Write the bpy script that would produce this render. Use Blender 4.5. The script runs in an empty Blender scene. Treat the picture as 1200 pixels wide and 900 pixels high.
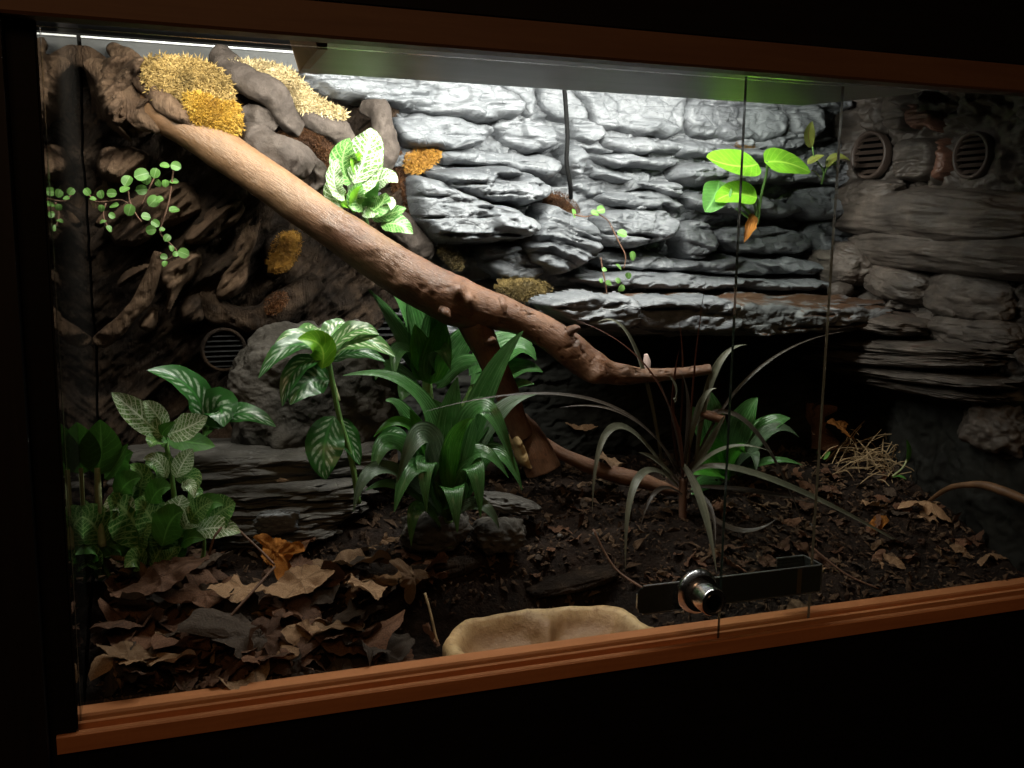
import bpy, math, random
import numpy as np
from mathutils import Vector, Matrix, Euler
random.seed(7)
S = bpy.context.scene
# ------------------------------------------------------------------ camera, world, lights, exposure
F_PX = 1135.31; CAM = np.array([0.0763237, -0.7265727, 0.3684063])
R = np.array([[0.943073263364077, -0.038882673865585166, 0.33030434087503974],
              [-0.33228519877434753, -0.15231907013995227, 0.930798285101124],
              [0.014119723911042922, -0.9875662198276947, -0.15656817956377034]])   # columns: right, down, forward
cd = bpy.data.cameras.new("camera"); cam = bpy.data.objects.new("camera", cd); S.collection.objects.link(cam)
cd.sensor_width = 36; cd.lens = F_PX / 1200 * 36; cd.clip_start = 0.01; cd.clip_end = 50
M = Matrix(((R[0][0], -R[0][1], -R[0][2], CAM[0]), (R[1][0], -R[1][1], -R[1][2], CAM[1]), (R[2][0], -R[2][1], -R[2][2], CAM[2]), (0, 0, 0, 1)))
cam.matrix_world = M; S.camera = cam
w = bpy.data.worlds.new("World"); S.world = w; w.use_nodes = True
w.node_tree.nodes["Background"].inputs[0].default_value = (1, .72, .45, 1)
w.node_tree.nodes["Background"].inputs[1].default_value = 0.0012
S.view_settings.view_transform = 'Standard'; S.view_settings.look = 'None'; S.view_settings.exposure = 0
S.view_settings.gamma = 1; S.view_settings.use_curve_mapping = False
S.cycles.use_denoising = True; S.cycles.max_bounces = 8; S.cycles.transparent_max_bounces = 12
try: S.cycles.sample_clamp_indirect = 4
except Exception: pass

def area(name, loc, target, sx, sy, power, col, spread=180):
    l = bpy.data.lights.new(name, 'AREA'); l.shape = 'RECTANGLE'; l.size = sx; l.size_y = sy; l.energy = power; l.color = col
    l.spread = math.radians(spread)
    o = bpy.data.objects.new(name, l); S.collection.objects.link(o); o.location = loc
    o.rotation_euler = (Vector(target) - Vector(loc)).to_track_quat('-Z', 'Y').to_euler()
    return o
# fluorescent tube light of the lamp behind the hood, and the faint warm room lamp in front of the cabinet
area("tube_light", (.455, .172, .531), (.455, .572, .336), .50, .016, 7.2, (1, .97, .92))
area("left_fill_light", (.10, .165, .553), (.12, .445, .38), .13, .02, 1.15, (1, .95, .86))  # unseen fill light, added to brighten the upper left
area("room_light", (-.1, -1.6, 1.5), (.5, 0, .2), .7, .7, 5.2, (1, .58, .30))

# ------------------------------------------------------------------ pixel (1200x900) to world helpers
def ray(px, py): return R @ np.array([px - 600, py - 450, F_PX])
def P(px, py, Y):
    q = ray(px, py); t = (Y - CAM[1]) / q[1]; return Vector(CAM + q * t)
def PX(px, py, X):
    q = ray(px, py); t = (X - CAM[0]) / q[0]; return Vector(CAM + q * t)
def mpp(p): return float(np.dot(np.array(p) - CAM, R[:, 2])) / F_PX    # metres per pixel at a point

# ------------------------------------------------------------------ noise
def _h(ix, iy, iz, s):
    n = (ix.astype(np.int64) * 73856093) ^ (iy.astype(np.int64) * 19349663) ^ (iz.astype(np.int64) * 83492791) ^ (s * 2654435761 & 0xffffffff)
    n = (n ^ (n >> 13)) * 1274126177 & 0x7fffffff; n = (n ^ (n >> 16)) * 668265263 & 0x7fffffff
    return (n & 0xffff) / 65535.0
def vn(x, y, z, s=0):
    x = np.asarray(x, float); y = np.asarray(y, float) + 0 * x; z = np.asarray(z, float) + 0 * x
    ix, iy, iz = np.floor(x), np.floor(y), np.floor(z); fx, fy, fz = x - ix, y - iy, z - iz
    fx, fy, fz = [f * f * (3 - 2 * f) for f in (fx, fy, fz)]; r = 0
    for a in (0, 1):
        for b in (0, 1):
            for c in (0, 1):
                r = r + _h(ix + a, iy + b, iz + c, s) * (fx if a else 1 - fx) * (fy if b else 1 - fy) * (fz if c else 1 - fz)
    return r * 2 - 1
def fbm(x, y, z, s=0, o=4):
    r = 0; a = 1; t = 0
    for i in range(o):
        r = r + a * vn(x * 2 ** i, y * 2 ** i, z * 2 ** i, s + i * 17); t += a; a *= .5
    return r / t
def ridged(x, y, z, s=0, o=4):
    r = 0; a = 1; t = 0
    for i in range(o):
        r = r + a * (1 - np.abs(vn(x * 2 ** i, y * 2 ** i, z * 2 ** i, s + i * 31)) * 2); t += a; a *= .5
    return r / t
def chisel(x, y, s=0, k=9):
    """faceted relief: soft-edged cells, each a plane of its own tilt"""
    x = x + .35 * vn(x * 1.7, y * 1.7, 0, s + 5); y = y + .35 * vn(x * 1.7, y * 1.7, 9, s + 6)
    ix, iy = np.floor(x), np.floor(y); num = 0; den = 1e-9
    for a in (-1, 0, 1):
        for b in (-1, 0, 1):
            cx, cy = ix + a, iy + b; o = np.zeros_like(cx)
            sx = cx + _h(cx, cy, o, s); sy = cy + _h(cx, cy, o, s + 1)
            gx = _h(cx, cy, o, s + 2) * 2 - 1; gy = _h(cx, cy, o, s + 3) * 2 - 1; h = _h(cx, cy, o, s + 4) * 2 - 1
            wt = np.exp(-k * ((x - sx) ** 2 + (y - sy) ** 2)); num = num + wt * (h * .6 + gx * (x - sx) + gy * (y - sy)); den = den + wt
    return num / den

# ------------------------------------------------------------------ materials
MATS = {}
class NB:
    def __init__(s, name):
        m = bpy.data.materials.new(name); m.use_nodes = True; s.m = m; s.t = m.node_tree; s.n = s.t.nodes; s.l = s.t.links
        s.b = s.n["Principled BSDF"]; s.out = s.n["Material Output"]; MATS[name] = m
        s.tc = s.n.new("ShaderNodeTexCoord")
    def link(s, a, b): s.l.new(a, b)
    def set(s, k, v):
        i = s.b.inputs[k]
        if hasattr(v, "is_output"): s.l.new(v, i)
        else: i.default_value = v
    def _in(s, i, v):
        if hasattr(v, "is_output"): s.l.new(v, i)
        else: i.default_value = v
    def map(s, src="Object", scale=(1, 1, 1), rot=(0, 0, 0)):
        n = s.n.new("ShaderNodeMapping"); s.l.new(s.tc.outputs[src], n.inputs[0]); n.inputs["Scale"].default_value = scale
        n.inputs["Rotation"].default_value = rot; return n.outputs[0]
    def noise(s, vec, scale, detail=5, rough=.6, dist=0):
        n = s.n.new("ShaderNodeTexNoise"); s.l.new(vec, n.inputs["Vector"]); n.inputs["Scale"].default_value = scale
        n.inputs["Detail"].default_value = detail; n.inputs["Roughness"].default_value = rough; n.inputs["Distortion"].default_value = dist
        return n.outputs["Fac"]
    def vor(s, vec, scale, feature='F1'):
        n = s.n.new("ShaderNodeTexVoronoi"); n.feature = feature; s.l.new(vec, n.inputs["Vector"]); n.inputs["Scale"].default_value = scale
        return n.outputs["Distance"]
    def ramp(s, fac, stops):
        n = s.n.new("ShaderNodeValToRGB"); s.l.new(fac, n.inputs[0]); e = n.color_ramp.elements
        while len(e) > 1: e.remove(e[-1])
        for i, (p, c) in enumerate(stops):
            if isinstance(c, (int, float)): c = (c, c, c)
            x = e[0] if i == 0 else e.new(p)
            x.position = p; x.color = (*c, 1)
        return n.outputs[0]
    def math(s, op, a, b=0, c=0):
        n = s.n.new("ShaderNodeMath"); n.operation = op
        for i, v in enumerate((a, b, c)): s._in(n.inputs[i], v)
        return n.outputs[0]
    def mix(s, f, a, b, mode='MIX'):
        n = s.n.new("ShaderNodeMix"); n.data_type = 'RGBA'; n.blend_type = mode
        s._in(n.inputs[0], f)
        for i, v in ((6, a), (7, b)):
            if isinstance(v, tuple) and len(v) == 3: v = (*v, 1)
            s._in(n.inputs[i], v)
        return n.outputs[2]
    def bump(s, h, st=.3, dist=.002, prev=None):
        n = s.n.new("ShaderNodeBump"); s.l.new(h, n.inputs["Height"]); n.inputs["Strength"].default_value = st; n.inputs["Distance"].default_value = dist
        if prev: s.l.new(prev, n.inputs["Normal"])
        return n.outputs[0]
    def uv(s):
        n = s.n.new("ShaderNodeSeparateXYZ"); s.l.new(s.tc.outputs["UV"], n.inputs[0]); return n.outputs[0], n.outputs[1]
    def rnd(s):
        n = s.n.new("ShaderNodeObjectInfo"); return n.outputs["Random"]
    def translucent(s, col, fac):
        t = s.n.new("ShaderNodeBsdfTranslucent"); s._in(t.inputs[0], col); mx = s.n.new("ShaderNodeMixShader"); mx.inputs[0].default_value = fac
        s.l.new(s.b.outputs[0], mx.inputs[1]); s.l.new(t.outputs[0], mx.inputs[2]); s.l.new(mx.outputs[0], s.out.inputs[0])

def rockmat(name, c0, c1, c2, dirt, dirtcol=(.055, .026, .012), rough=(.28, .6), spec=.5, bump=.5, fibre=None):
    b = NB(name); v = b.map(); layered = name not in ('clay', 'boulder_rock', 'bark', 'dark_bark')
    n1 = b.noise(v, 14, 7, .62, .3); n2 = b.noise(v, 70, 6, .7); n3 = b.noise(v, 5, 3)
    vs = b.map(scale=(1, 1, 5.5 if layered else 1.2)); st = b.noise(vs, 26, 5, .65, .4)
    col = b.ramp(n1, [(.25, c0), (.5, c1), (.78, c2)])
    col = b.mix(b.ramp(n2, [(.35, .0), (.75, .55)]), col, c0)
    col = b.mix(b.ramp(st, [(.45, 0), (.7, .35)]), col, c2)
    if dirt > 0:
        g = b.n.new("ShaderNodeNewGeometry"); sp = b.n.new("ShaderNodeSeparateXYZ"); b.link(g.outputs["True Normal"], sp.inputs[0])
        up = b.math('ADD', b.math('MULTIPLY', sp.outputs[2], dirt), b.math('MULTIPLY', b.math('SUBTRACT', n1, .5), .9))
        col = b.mix(b.ramp(up, [(.8, 0), (.92, 1)]), col, dirtcol)
    b.set("Base Color", col); b.set("Roughness", b.ramp(b.noise(v, 30, 4, .6), [(.3, rough[0]), (.7, rough[1])])); b.set("Specular IOR Level", spec)
    h = b.math('ADD', b.math('MULTIPLY', n2, .6), b.math('MULTIPLY', b.noise(v, 220, 5, .7), .25)); h = b.math('ADD', h, b.math('MULTIPLY', st, .7)); h = b.math('ADD', h, b.math('MULTIPLY', b.ramp(b.vor(b.map(scale=(1, 1, 2.6)), 34, 'DISTANCE_TO_EDGE'), [(.0, 0), (.05, 1)]), .22 if layered and name != 'side_rock' else 0))
    if fibre:
        vf = b.map(scale=(12, 12, 1.3), rot=fibre); h = b.math('ADD', h, b.math('MULTIPLY', b.noise(vf, 22, 5, .7), 1.6))
    b.set("Normal", b.bump(h, bump, .004)); return b.m
rockmat("grey_rock", (.04, .043, .048), (.12, .127, .136), (.235, .242, .255), .0, rough=(.28, .8), spec=.5, bump=.6)
rockmat("ledge_rock", (.035, .036, .038), (.11, .115, .12), (.24, .245, .25), .98, rough=(.4, .8))
rockmat("side_rock", (.015, .012, .009), (.052, .041, .033), (.12, .095, .077), .78, (.04, .018, .011), rough=(.45, .85), bump=.45)
rockmat("red_rock", (.04, .018, .012), (.15, .07, .045), (.24, .12, .08), .0)
rockmat("slate_rock", (.018, .016, .014), (.06, .054, .047), (.13, .12, .105), .0, rough=(.45, .75), spec=.3)
rockmat("boulder_rock", (.016, .014, .011), (.055, .048, .04), (.13, .115, .1), .0, rough=(.6, .85), spec=.25, bump=.9)
rockmat("clay", (.018, .013, .01), (.055, .043, .036), (.11, .088, .074), .0, rough=(.75, .92), spec=.2, bump=1)
rockmat("bark", (.02, .011, .006), (.1, .058, .034), (.24, .155, .095), .0, rough=(.6, .9), spec=.2, bump=1, fibre=(0, .8, 0))
rockmat("dark_bark", (.005, .003, .002), (.024, .014, .008), (.10, .06, .034), .0, rough=(.6, .9), spec=.2, bump=1, fibre=(0, .9, 0))
def mk_soil():
    b = NB("soil"); v = b.map(); n = b.noise(v, 60, 7, .75); n2 = b.noise(v, 9, 4)
    b.set("Base Color", b.mix(b.ramp(n2, [(.35, 0), (.7, 1)]), b.ramp(n, [(.3, (.005, .002, .001)), (.6, (.022, .01, .0045)), (.8, (.06, .029, .014))]), b.ramp(n, [(.35, (.004, .002, .001)), (.8, (.024, .013, .0065))])))
    b.set("Roughness", .85); b.set("Specular IOR Level", .25); b.set("Normal", b.bump(b.math('ADD', n, b.noise(v, 260, 4, .7)), 1, .005))
mk_soil()
def mk_branch():
    b = NB("branch_bark"); v = b.map(); u = b.uv()
    uvm = b.map("UV", (6, 30, 1)); st = b.noise(uvm, 3, 6, .65, .4); n = b.noise(v, 26, 6, .65); n3 = b.noise(v, 7, 3)
    col = b.ramp(n, [(.25, (.035, .014, .007)), (.5, (.10, .042, .02)), (.75, (.19, .09, .045))])
    col = b.mix(b.ramp(st, [(.42, 0), (.7, .3)]), col, (.3, .155, .08))
    col = b.mix(b.ramp(n3, [(.5, 0), (.7, .6)]), col, (.13, .075, .045))
    col = b.mix(b.ramp(b.noise(v, 110, 3, .5), [(.68, 0), (.73, .7)]), col, (.04, .02, .012)); col = b.mix(b.ramp(b.noise(b.map(scale=(1, 1, 2.5)), 34, 6, .75, 1.5), [(.54, 0), (.64, .6)]), col, (.05, .024, .013))
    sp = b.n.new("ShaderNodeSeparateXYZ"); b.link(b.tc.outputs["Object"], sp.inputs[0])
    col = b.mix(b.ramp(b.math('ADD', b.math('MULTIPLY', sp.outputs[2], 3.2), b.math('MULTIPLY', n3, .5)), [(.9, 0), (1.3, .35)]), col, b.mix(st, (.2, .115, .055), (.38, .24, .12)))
    b.set("Base Color", col); b.set("Roughness", b.ramp(n, [(.3, .3), (.7, .55)])); b.set("Specular IOR Level", .5)
    h = b.math('ADD', b.math('MULTIPLY', st, .8), b.noise(v, 120, 6, .7)); b.set("Normal", b.bump(h, .55, .0028))
mk_branch()
def plain(name, col, rough=.5, metal=0, spec=.5, var=.25, scale=40, bump=.1, coat=0):
    b = NB(name); v = b.map(); n = b.noise(v, scale, 5, .65)
    b.set("Base Color", b.mix(b.ramp(n, [(.3, 0), (.7, 1)]), tuple(c * (1 - var) for c in col), tuple(min(1, c * (1 + var)) for c in col)))
    b.set("Roughness", b.ramp(n, [(.2, max(.02, rough * .8)), (.8, min(1, rough * 1.15))])); b.set("Metallic", metal); b.set("Specular IOR Level", spec); b.set("Coat Weight", coat)
    if bump: b.set("Normal", b.bump(n, bump, .001))
    return b.m
def wood(name, c0, c1, rough, axis=(3, 40, 40), spec=.4):
    b = NB(name); v = b.map(scale=axis); n = b.noise(v, 3, 6, .6, .5); p = b.noise(b.map(), 220, 3, .7)
    b.set("Base Color", b.mix(b.ramp(p, [(.35, 0), (.75, .5)]), b.ramp(n, [(.3, c0), (.7, c1)]), c0)); b.set("Roughness", rough); b.set("Specular IOR Level", spec)
    b.set("Normal", b.bump(n, .12, .001)); return b.m
wood("rail_wood", (.4, .155, .06), (.54, .22, .09), .45)
wood("top_rail_wood", (.11, .052, .026), (.14, .07, .036), .6)
wood("dark_wood", (.006, .0045, .004), (.012, .009, .007), .6, (40, 40, 3), .25)
wood("black_panel", (.003, .0026, .0024), (.006, .005, .004), .7, spec=.15)
wood("hood_board", (.1, .098, .092), (.15, .147, .14), .42, (2, 22, 20), .45)
wood("hood_end", (.12, .06, .022), (.17, .09, .035), .6)
plain("white_trim", (.8, .8, .8), .4, var=.05)
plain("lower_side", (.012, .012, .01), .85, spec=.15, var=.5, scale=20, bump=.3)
plain("grey_trim", (.035, .035, .034), .6, var=.3)
plain("edge_steel", (.9, .9, .9), .4, 1, var=.05)
plain("tan_stick", (.14, .07, .03), .6, var=.4, scale=60)
plain("steel", (.8, .8, .82), .2, 1, var=.05, scale=200, bump=.02)
plain("black_steel", (.03, .035, .033), .12, 0, .8, var=.1, coat=.6)
plain("brass_core", (.06, .055, .05), .3, 1, var=.2)
plain("black_rubber", (.004, .004, .004), .85, spec=.1, var=.2)
plain("vent_plastic", (.05, .034, .026), .55, var=.3, scale=60, bump=.4)
plain("dark_vent_plastic", (.011, .011, .011), .5, var=.3, scale=60)
plain("black_void", (.002, .002, .002), .9, spec=.05)
plain("stem_green", (.1, .2, .05), .5, var=.3)
plain("stem_pale", (.3, .33, .16), .5, var=.3)
plain("stem_brown", (.12, .06, .035), .7, var=.35)
plain("straw", (.3, .21, .11), .7, var=.4, scale=90)
plain("pink_stub", (.4, .3, .27), .6, var=.2)
plain("cut_wood", (.35, .24, .11), .6, var=.45, scale=90, bump=.4)
def mk_mirror():
    b = NB("glossy_side"); v = b.map(); b.set("Base Color", (.012, .011, .01, 1)); b.set("Roughness", .03); b.set("IOR", 1.6); b.set("Specular IOR Level", .55)
mk_mirror()
def mk_glass():
    b = NB("glass"); t = b.n.new("ShaderNodeBsdfTransparent"); t.inputs[0].default_value = (.965, .985, .97, 1)
    g = b.n.new("ShaderNodeBsdfGlossy"); g.inputs["Roughness"].default_value = .015; fr = b.n.new("ShaderNodeFresnel"); gm = b.n.new("ShaderNodeNewGeometry"); b.link(b.math("MULTIPLY_ADD", gm.outputs["Backfacing"], 1 / 1.35 - 1.35, 1.35), fr.inputs[0])
    mx = b.n.new("ShaderNodeMixShader"); b.link(fr.outputs[0], mx.inputs[0]); b.link(t.outputs[0], mx.inputs[1]); b.link(g.outputs[0], mx.inputs[2]); b.link(mx.outputs[0], b.out.inputs[0])
    e = NB("glass_edge"); e.set("Base Color", (.02, .035, .028, 1)); e.set("Roughness", .12); e.set("Specular IOR Level", .8)
    e2 = NB("glass_edge_pale"); e2.set("Base Color", (.09, .07, .045, 1)); e2.set("Roughness", .25)
mk_glass()
def mk_tube():
    b = NB("lit_tube"); b.set("Base Color", (.9, .9, .9, 1)); b.set("Emission Color", (1, .97, .92, 1)); b.set("Emission Strength", 22)
mk_tube()
def mk_dish():
    b = NB("dish_stone"); v = b.map(); n = b.noise(v, 22, 6, .65); n2 = b.noise(v, 130, 5, .7)
    col = b.ramp(n, [(.3, (.36, .2, .085)), (.52, (.58, .39, .19)), (.75, (.72, .54, .3))]); col = b.mix(b.ramp(n2, [(.5, 0), (.75, .8)]), col, (.2, .1, .04))
    g = b.n.new("ShaderNodeSeparateXYZ"); b.link(b.tc.outputs["Object"], g.inputs[0])
    u_, v_ = b.uv(); inner = b.ramp(b.math('ADD', u_, b.math('MULTIPLY', b.math('SUBTRACT', n, .5), .3)), [(.5, 0), (.66, .85)]); col = b.mix(inner, col, (.2, .095, .035))
    b.set("Base Color", col); b.set("Roughness", .55); b.set("Normal", b.bump(b.math('ADD', n, n2), .5, .003))
mk_dish()

def leafmat(name, base, kind, vein=(.6, .7, .5), tr=.3, rough=.35, dark=None):
    b = NB(name); u, v = b.uv(); o = b.map(); dark = dark or tuple(c * .5 for c in base)
    av = b.math('MULTIPLY', b.math('ABSOLUTE', b.math('SUBTRACT', v, .5)), 2)
    n = b.noise(o, 45, 4, .6); col = b.mix(b.ramp(n, [(.3, 0), (.7, 1)]), dark, base)
    uvm = b.map("UV", (1, .5, 1)); rip = b.noise(uvm, 9, 3, .6)
    if kind in ('net', 'blotch', 'plain', 'red'):
        k = {'net': 10, 'blotch': 7, 'plain': 8, 'red': 8}[kind]
        ph = b.math('SUBTRACT', b.math('MULTIPLY', u, k), b.math('MULTIPLY', av, 2.2)); ph = b.math('ADD', ph, b.math('MULTIPLY', rip, .5))
        lat = b.math('ABSOLUTE', b.math('SUBTRACT', b.math('FRACT', ph), .5))        # .5 at vein, 0 between
        mid = b.ramp(av, [(.03, 1), (.09, 0)])
        if kind == 'net':
            ln = b.ramp(lat, [(.36, 0), (.45, 1)]); vd = b.vor(b.map("UV", (15, 9, 1)), 1, 'DISTANCE_TO_EDGE'); net = b.ramp(vd, [(.04, 1), (.1, 0)])
            m = b.math('MAXIMUM', b.math('MAXIMUM', ln, b.math('MULTIPLY', net, .5)), mid); col = b.mix(m, col, vein)
        elif kind == 'blotch':
            ln = b.ramp(lat, [(.2, 0), (.34, 1)]); band = b.ramp(b.math('ADD', av, b.math('MULTIPLY', rip, .35)), [(.25, 0), (.38, 1), (.72, 1), (.88, 0)])
            m = b.math('MULTIPLY', b.math('MULTIPLY', ln, band), b.ramp(b.noise(b.map('UV', (7, 5, 1)), 1.6, 3), [(.35, .15), (.6, 1)])); col = b.mix(m, col, vein); col = b.mix(mid, col, tuple(c * 1.3 for c in base))
        else:
            ln = b.ramp(lat, [(.42, 0), (.48, .5)]); m = b.math('MAXIMUM', ln, mid); col = b.mix(m, col, vein)
        b.set("Normal", b.bump(lat, -.35, .0012))
    else:
        lw = b.math('ABSOLUTE', b.math('SUBTRACT', b.math('FRACT', b.math('MULTIPLY', v, 9 if kind == 'rib' else 14)), .5))
        s = b.noise(b.map("UV", (2.2, 26, 1)), 1.2, 4, .6); m = b.ramp(s, [(.5, 0), (.66, .7)]); col = b.mix(m, col, vein)
        b.set("Normal", b.bump(lw, .4 if kind == 'rib' else .2, .0014))
    b.set("Base Color", col); b.set("Roughness", rough); b.set("Specular IOR Level", .5)
    b.translucent(col, tr); return b.m
leafmat("fittonia_leaf", (.055, .2, .03), 'net', (.3, .46, .17))
leafmat("fittonia_pale_leaf", (.17, .33, .08), 'net', (.8, .88, .7))
leafmat("silver_leaf", (.035, .14, .028), 'blotch', (.36, .48, .33), rough=.28)
leafmat("silver_pale_leaf", (.1, .24, .06), 'blotch', (.68, .76, .5), rough=.28)
leafmat("dracaena_leaf", (.055, .18, .04), 'rib', (.22, .38, .17), rough=.28)
leafmat("dracaena_bright_leaf", (.05, .24, .02), 'rib', (.16, .4, .06), rough=.28)
leafmat("grey_leaf", (.08, .13, .07), 'rib', (.2, .27, .17), rough=.35)
leafmat("lime_leaf", (.2, .5, .03), 'plain', (.36, .6, .08), rough=.3, tr=.4)
leafmat("wilted_leaf", (.3, .34, .07), 'plain', (.16, .09, .03), rough=.5)
leafmat("soft_green_leaf", (.06, .2, .025), 'plain', (.1, .27, .05), rough=.6)
leafmat("vine_leaf", (.14, .32, .06), 'plain', (.26, .42, .16), rough=.5)
leafmat("grass_blade", (.055, .042, .032), 'str', (.17, .14, .115), rough=.35)
leafmat("grass_pale_blade", (.13, .135, .09), 'str', (.3, .28, .23), rough=.35)
leafmat("grass_red_blade", (.09, .03, .018), 'str', (.13, .06, .03), rough=.4)
def drymat(name, c0, c1, c2, tr=.12):
    b = NB(name); o = b.map(); n = b.noise(o, 40, 6, .65); u, v = b.uv(); r = b.rnd()
    col = b.ramp(n, [(.28, c0), (.5, c1), (.75, c2)])
    ph = b.math('ABSOLUTE', b.math('SUBTRACT', b.math('FRACT', b.math('MULTIPLY', v, 7)), .5)); ln = b.ramp(ph, [(.455, 0), (.49, .7)])
    col = b.mix(ln, col, tuple(c * .4 for c in c1)); col = b.mix(b.ramp(b.noise(o, 160, 3), [(.6, 0), (.7, .6)]), col, c0)
    hs = b.n.new("ShaderNodeHueSaturation"); b.link(col, hs.inputs["Color"]); b.link(b.math('ADD', b.math('MULTIPLY', r, .9), .5), hs.inputs["Value"])
    b.set("Base Color", hs.outputs[0]); b.set("Roughness", .6); b.set("Specular IOR Level", .3); b.set("Normal", b.bump(b.math('ADD', n, ph), .7, .002)); b.translucent(hs.outputs[0], tr)
drymat("dry_brown_leaf", (.035, .016, .009), (.13, .06, .032), (.24, .125, .07))
drymat("dry_orange_leaf", (.16, .05, .008), (.42, .15, .02), (.5, .25, .06), .3)
drymat("dry_tan_leaf", (.13, .07, .035), (.29, .17, .09), (.4, .26, .15))
drymat("dry_grey_leaf", (.025, .016, .01), (.06, .04, .027), (.1, .07, .048))
drymat("gold_moss", (.35, .17, .02), (.65, .38, .05), (.8, .55, .12), .2)
drymat("ochre_moss", (.09, .06, .02), (.27, .18, .06), (.44, .31, .12), .15)
drymat("cream_moss", (.16, .11, .05), (.46, .36, .19), (.62, .52, .32), .15)
drymat("rust_moss", (.05, .018, .006), (.15, .06, .02), (.28, .12, .035), .1)
drymat("amber_moss", (.14, .06, .01), (.36, .18, .03), (.5, .28, .06), .1)
drymat("olive_moss", (.04, .028, .01), (.13, .09, .03), (.22, .16, .06), .1)

# ------------------------------------------------------------------ object helpers
ORG = {}
def thing(name, label, cat, loc, group=None, kind=None):
    o = bpy.data.objects.new(name, None); S.collection.objects.link(o); o.location = loc; o.empty_display_size = .01
    o["label"] = label; o["category"] = cat
    if group: o["group"] = group
    if kind: o["kind"] = kind
    ORG[o.name] = Vector(loc); return o
def mesh(name, V, Fs, mat, parent=None, smooth=True, uv=None, label=None, cat=None, group=None, kind=None, org=None, mats=None, midx=None):
    V = np.asarray(V, float)
    if parent is not None: og = ORG[parent.name] if org is None else Vector(org)
    else: og = Vector(org) if org is not None else Vector(((V[:, 0].min() + V[:, 0].max()) / 2, (V[:, 1].min() + V[:, 1].max()) / 2, V[:, 2].min()))
    me = bpy.data.meshes.new(name); me.from_pydata((V - np.array(og)).tolist(), [], [list(f) for f in Fs])
    if uv is not None:
        ul = me.uv_layers.new(name="UVMap"); li = np.empty(len(me.loops), dtype=np.int32); me.loops.foreach_get("vertex_index", li)
        ul.data.foreach_set("uv", np.asarray(uv, float)[li].ravel())
    for m in (mats or [mat]): me.materials.append(MATS[m])
    if midx is not None: me.polygons.foreach_set("material_index", midx)
    if smooth: me.polygons.foreach_set("use_smooth", [True] * len(me.polygons))
    me.update()
    o = bpy.data.objects.new(name, me); S.collection.objects.link(o)
    if parent is not None:
        o.parent = parent; o.location = og - ORG[parent.name]
    else: o.location = og
    ORG[o.name] = og
    if label: o["label"] = label
    if cat: o["category"] = cat
    if group: o["group"] = group
    if kind: o["kind"] = kind
    return o
def gridfaces(nu, nv, closed=False):
    F = []
    for i in range(nu - 1):
        for j in range(nv if closed else nv - 1):
            k = (j + 1) % nv; F.append((i * nv + j, i * nv + k, (i + 1) * nv + k, (i + 1) * nv + j))
    return F
def box(x0, x1, y0, y1, z0, z1):
    V = [(x, y, z) for x in (x0, x1) for y in (y0, y1) for z in (z0, z1)]
    return V, [(0, 1, 3, 2), (4, 6, 7, 5), (0, 4, 5, 1), (2, 3, 7, 6), (0, 2, 6, 4), (1, 5, 7, 3)]
def merge(parts):
    V = []; F = []
    for v, f in parts:
        n = len(V); V += [tuple(x) for x in v]; F += [tuple(i + n for i in q) for q in f]
    return V, F
def prism(pts, axis, a0, a1):
    """extrude a closed outline given in the two other axes along axis (0=x,1=y,2=z)"""
    V = []; n = len(pts)
    for a in (a0, a1):
        for p in pts:
            q = list(p); q.insert(axis, a); V.append(tuple(q))
    F = [tuple(range(n)), tuple(range(2 * n - 1, n - 1, -1))] + [(i, (i + 1) % n, n + (i + 1) % n, n + i) for i in range(n)]
    return V, F
def tubegeo(pts, rads, nseg=14, sub=8, seed=0, amp=0, knots=(), fx=30, cap=True):
    """swept tube through points (Catmull-Rom) with noise relief; knots: (t, angle, height, size)"""
    pts = [Vector(p) for p in pts]; n = len(pts); C = []; Rr = []
    for i in range(n - 1):
        p0 = pts[max(i - 1, 0)]; p1 = pts[i]; p2 = pts[i + 1]; p3 = pts[min(i + 2, n - 1)]
        for k in range(sub):
            t = k / sub; C.append(.5 * ((2 * p1) + (p2 - p0) * t + (2 * p0 - 5 * p1 + 4 * p2 - p3) * t * t + (3 * p1 - p0 - 3 * p2 + p3) * t ** 3))
            s = t * t * (3 - 2 * t); Rr.append(rads[i] * (1 - s) + rads[i + 1] * s)
    C.append(pts[-1]); Rr.append(rads[-1]); m = len(C); V = []; U = []
    T0 = (C[1] - C[0]).normalized(); N = T0.orthogonal().normalized(); L = 0
    for i in range(m):
        T = (C[min(i + 1, m - 1)] - C[max(i - 1, 0)]).normalized(); N = (N - T * N.dot(T)).normalized(); B = T.cross(N)
        if i: L += (C[i] - C[i - 1]).length
        for j in range(nseg):
            a = 2 * math.pi * j / nseg; d = N * math.cos(a) + B * math.sin(a); V.append(C[i] + d * Rr[i]); U.append((L * 6, j / nseg))
    V = np.array([tuple(v) for v in V]); Cc = np.repeat(np.array([tuple(c) for c in C]), nseg, 0); D = V - Cc; rr = np.linalg.norm(D, axis=1, keepdims=True) + 1e-9; D /= rr
    if amp:
        q = V * fx; dn = fbm(q[:, 0], q[:, 1], q[:, 2], seed, 5)
        V = V + D * (dn * amp * rr[:, 0])[:, None]
    for (p, h, s) in knots:
        dd = np.linalg.norm(V - np.array(p), axis=1); V = V + D * (h * np.exp(-(dd / s) ** 2))[:, None]
    F = gridfaces(m, nseg, True)
    if cap:
        V = np.vstack([V, [tuple(C[0])], [tuple(C[-1])]]); U += [(0, 0), (L * 6, 0)]; a = m * nseg
        F += [(a, (j + 1) % nseg, j) for j in range(nseg)] + [(a + 1, (m - 1) * nseg + j, (m - 1) * nseg + (j + 1) % nseg) for j in range(nseg)]
    return V, F, U
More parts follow.
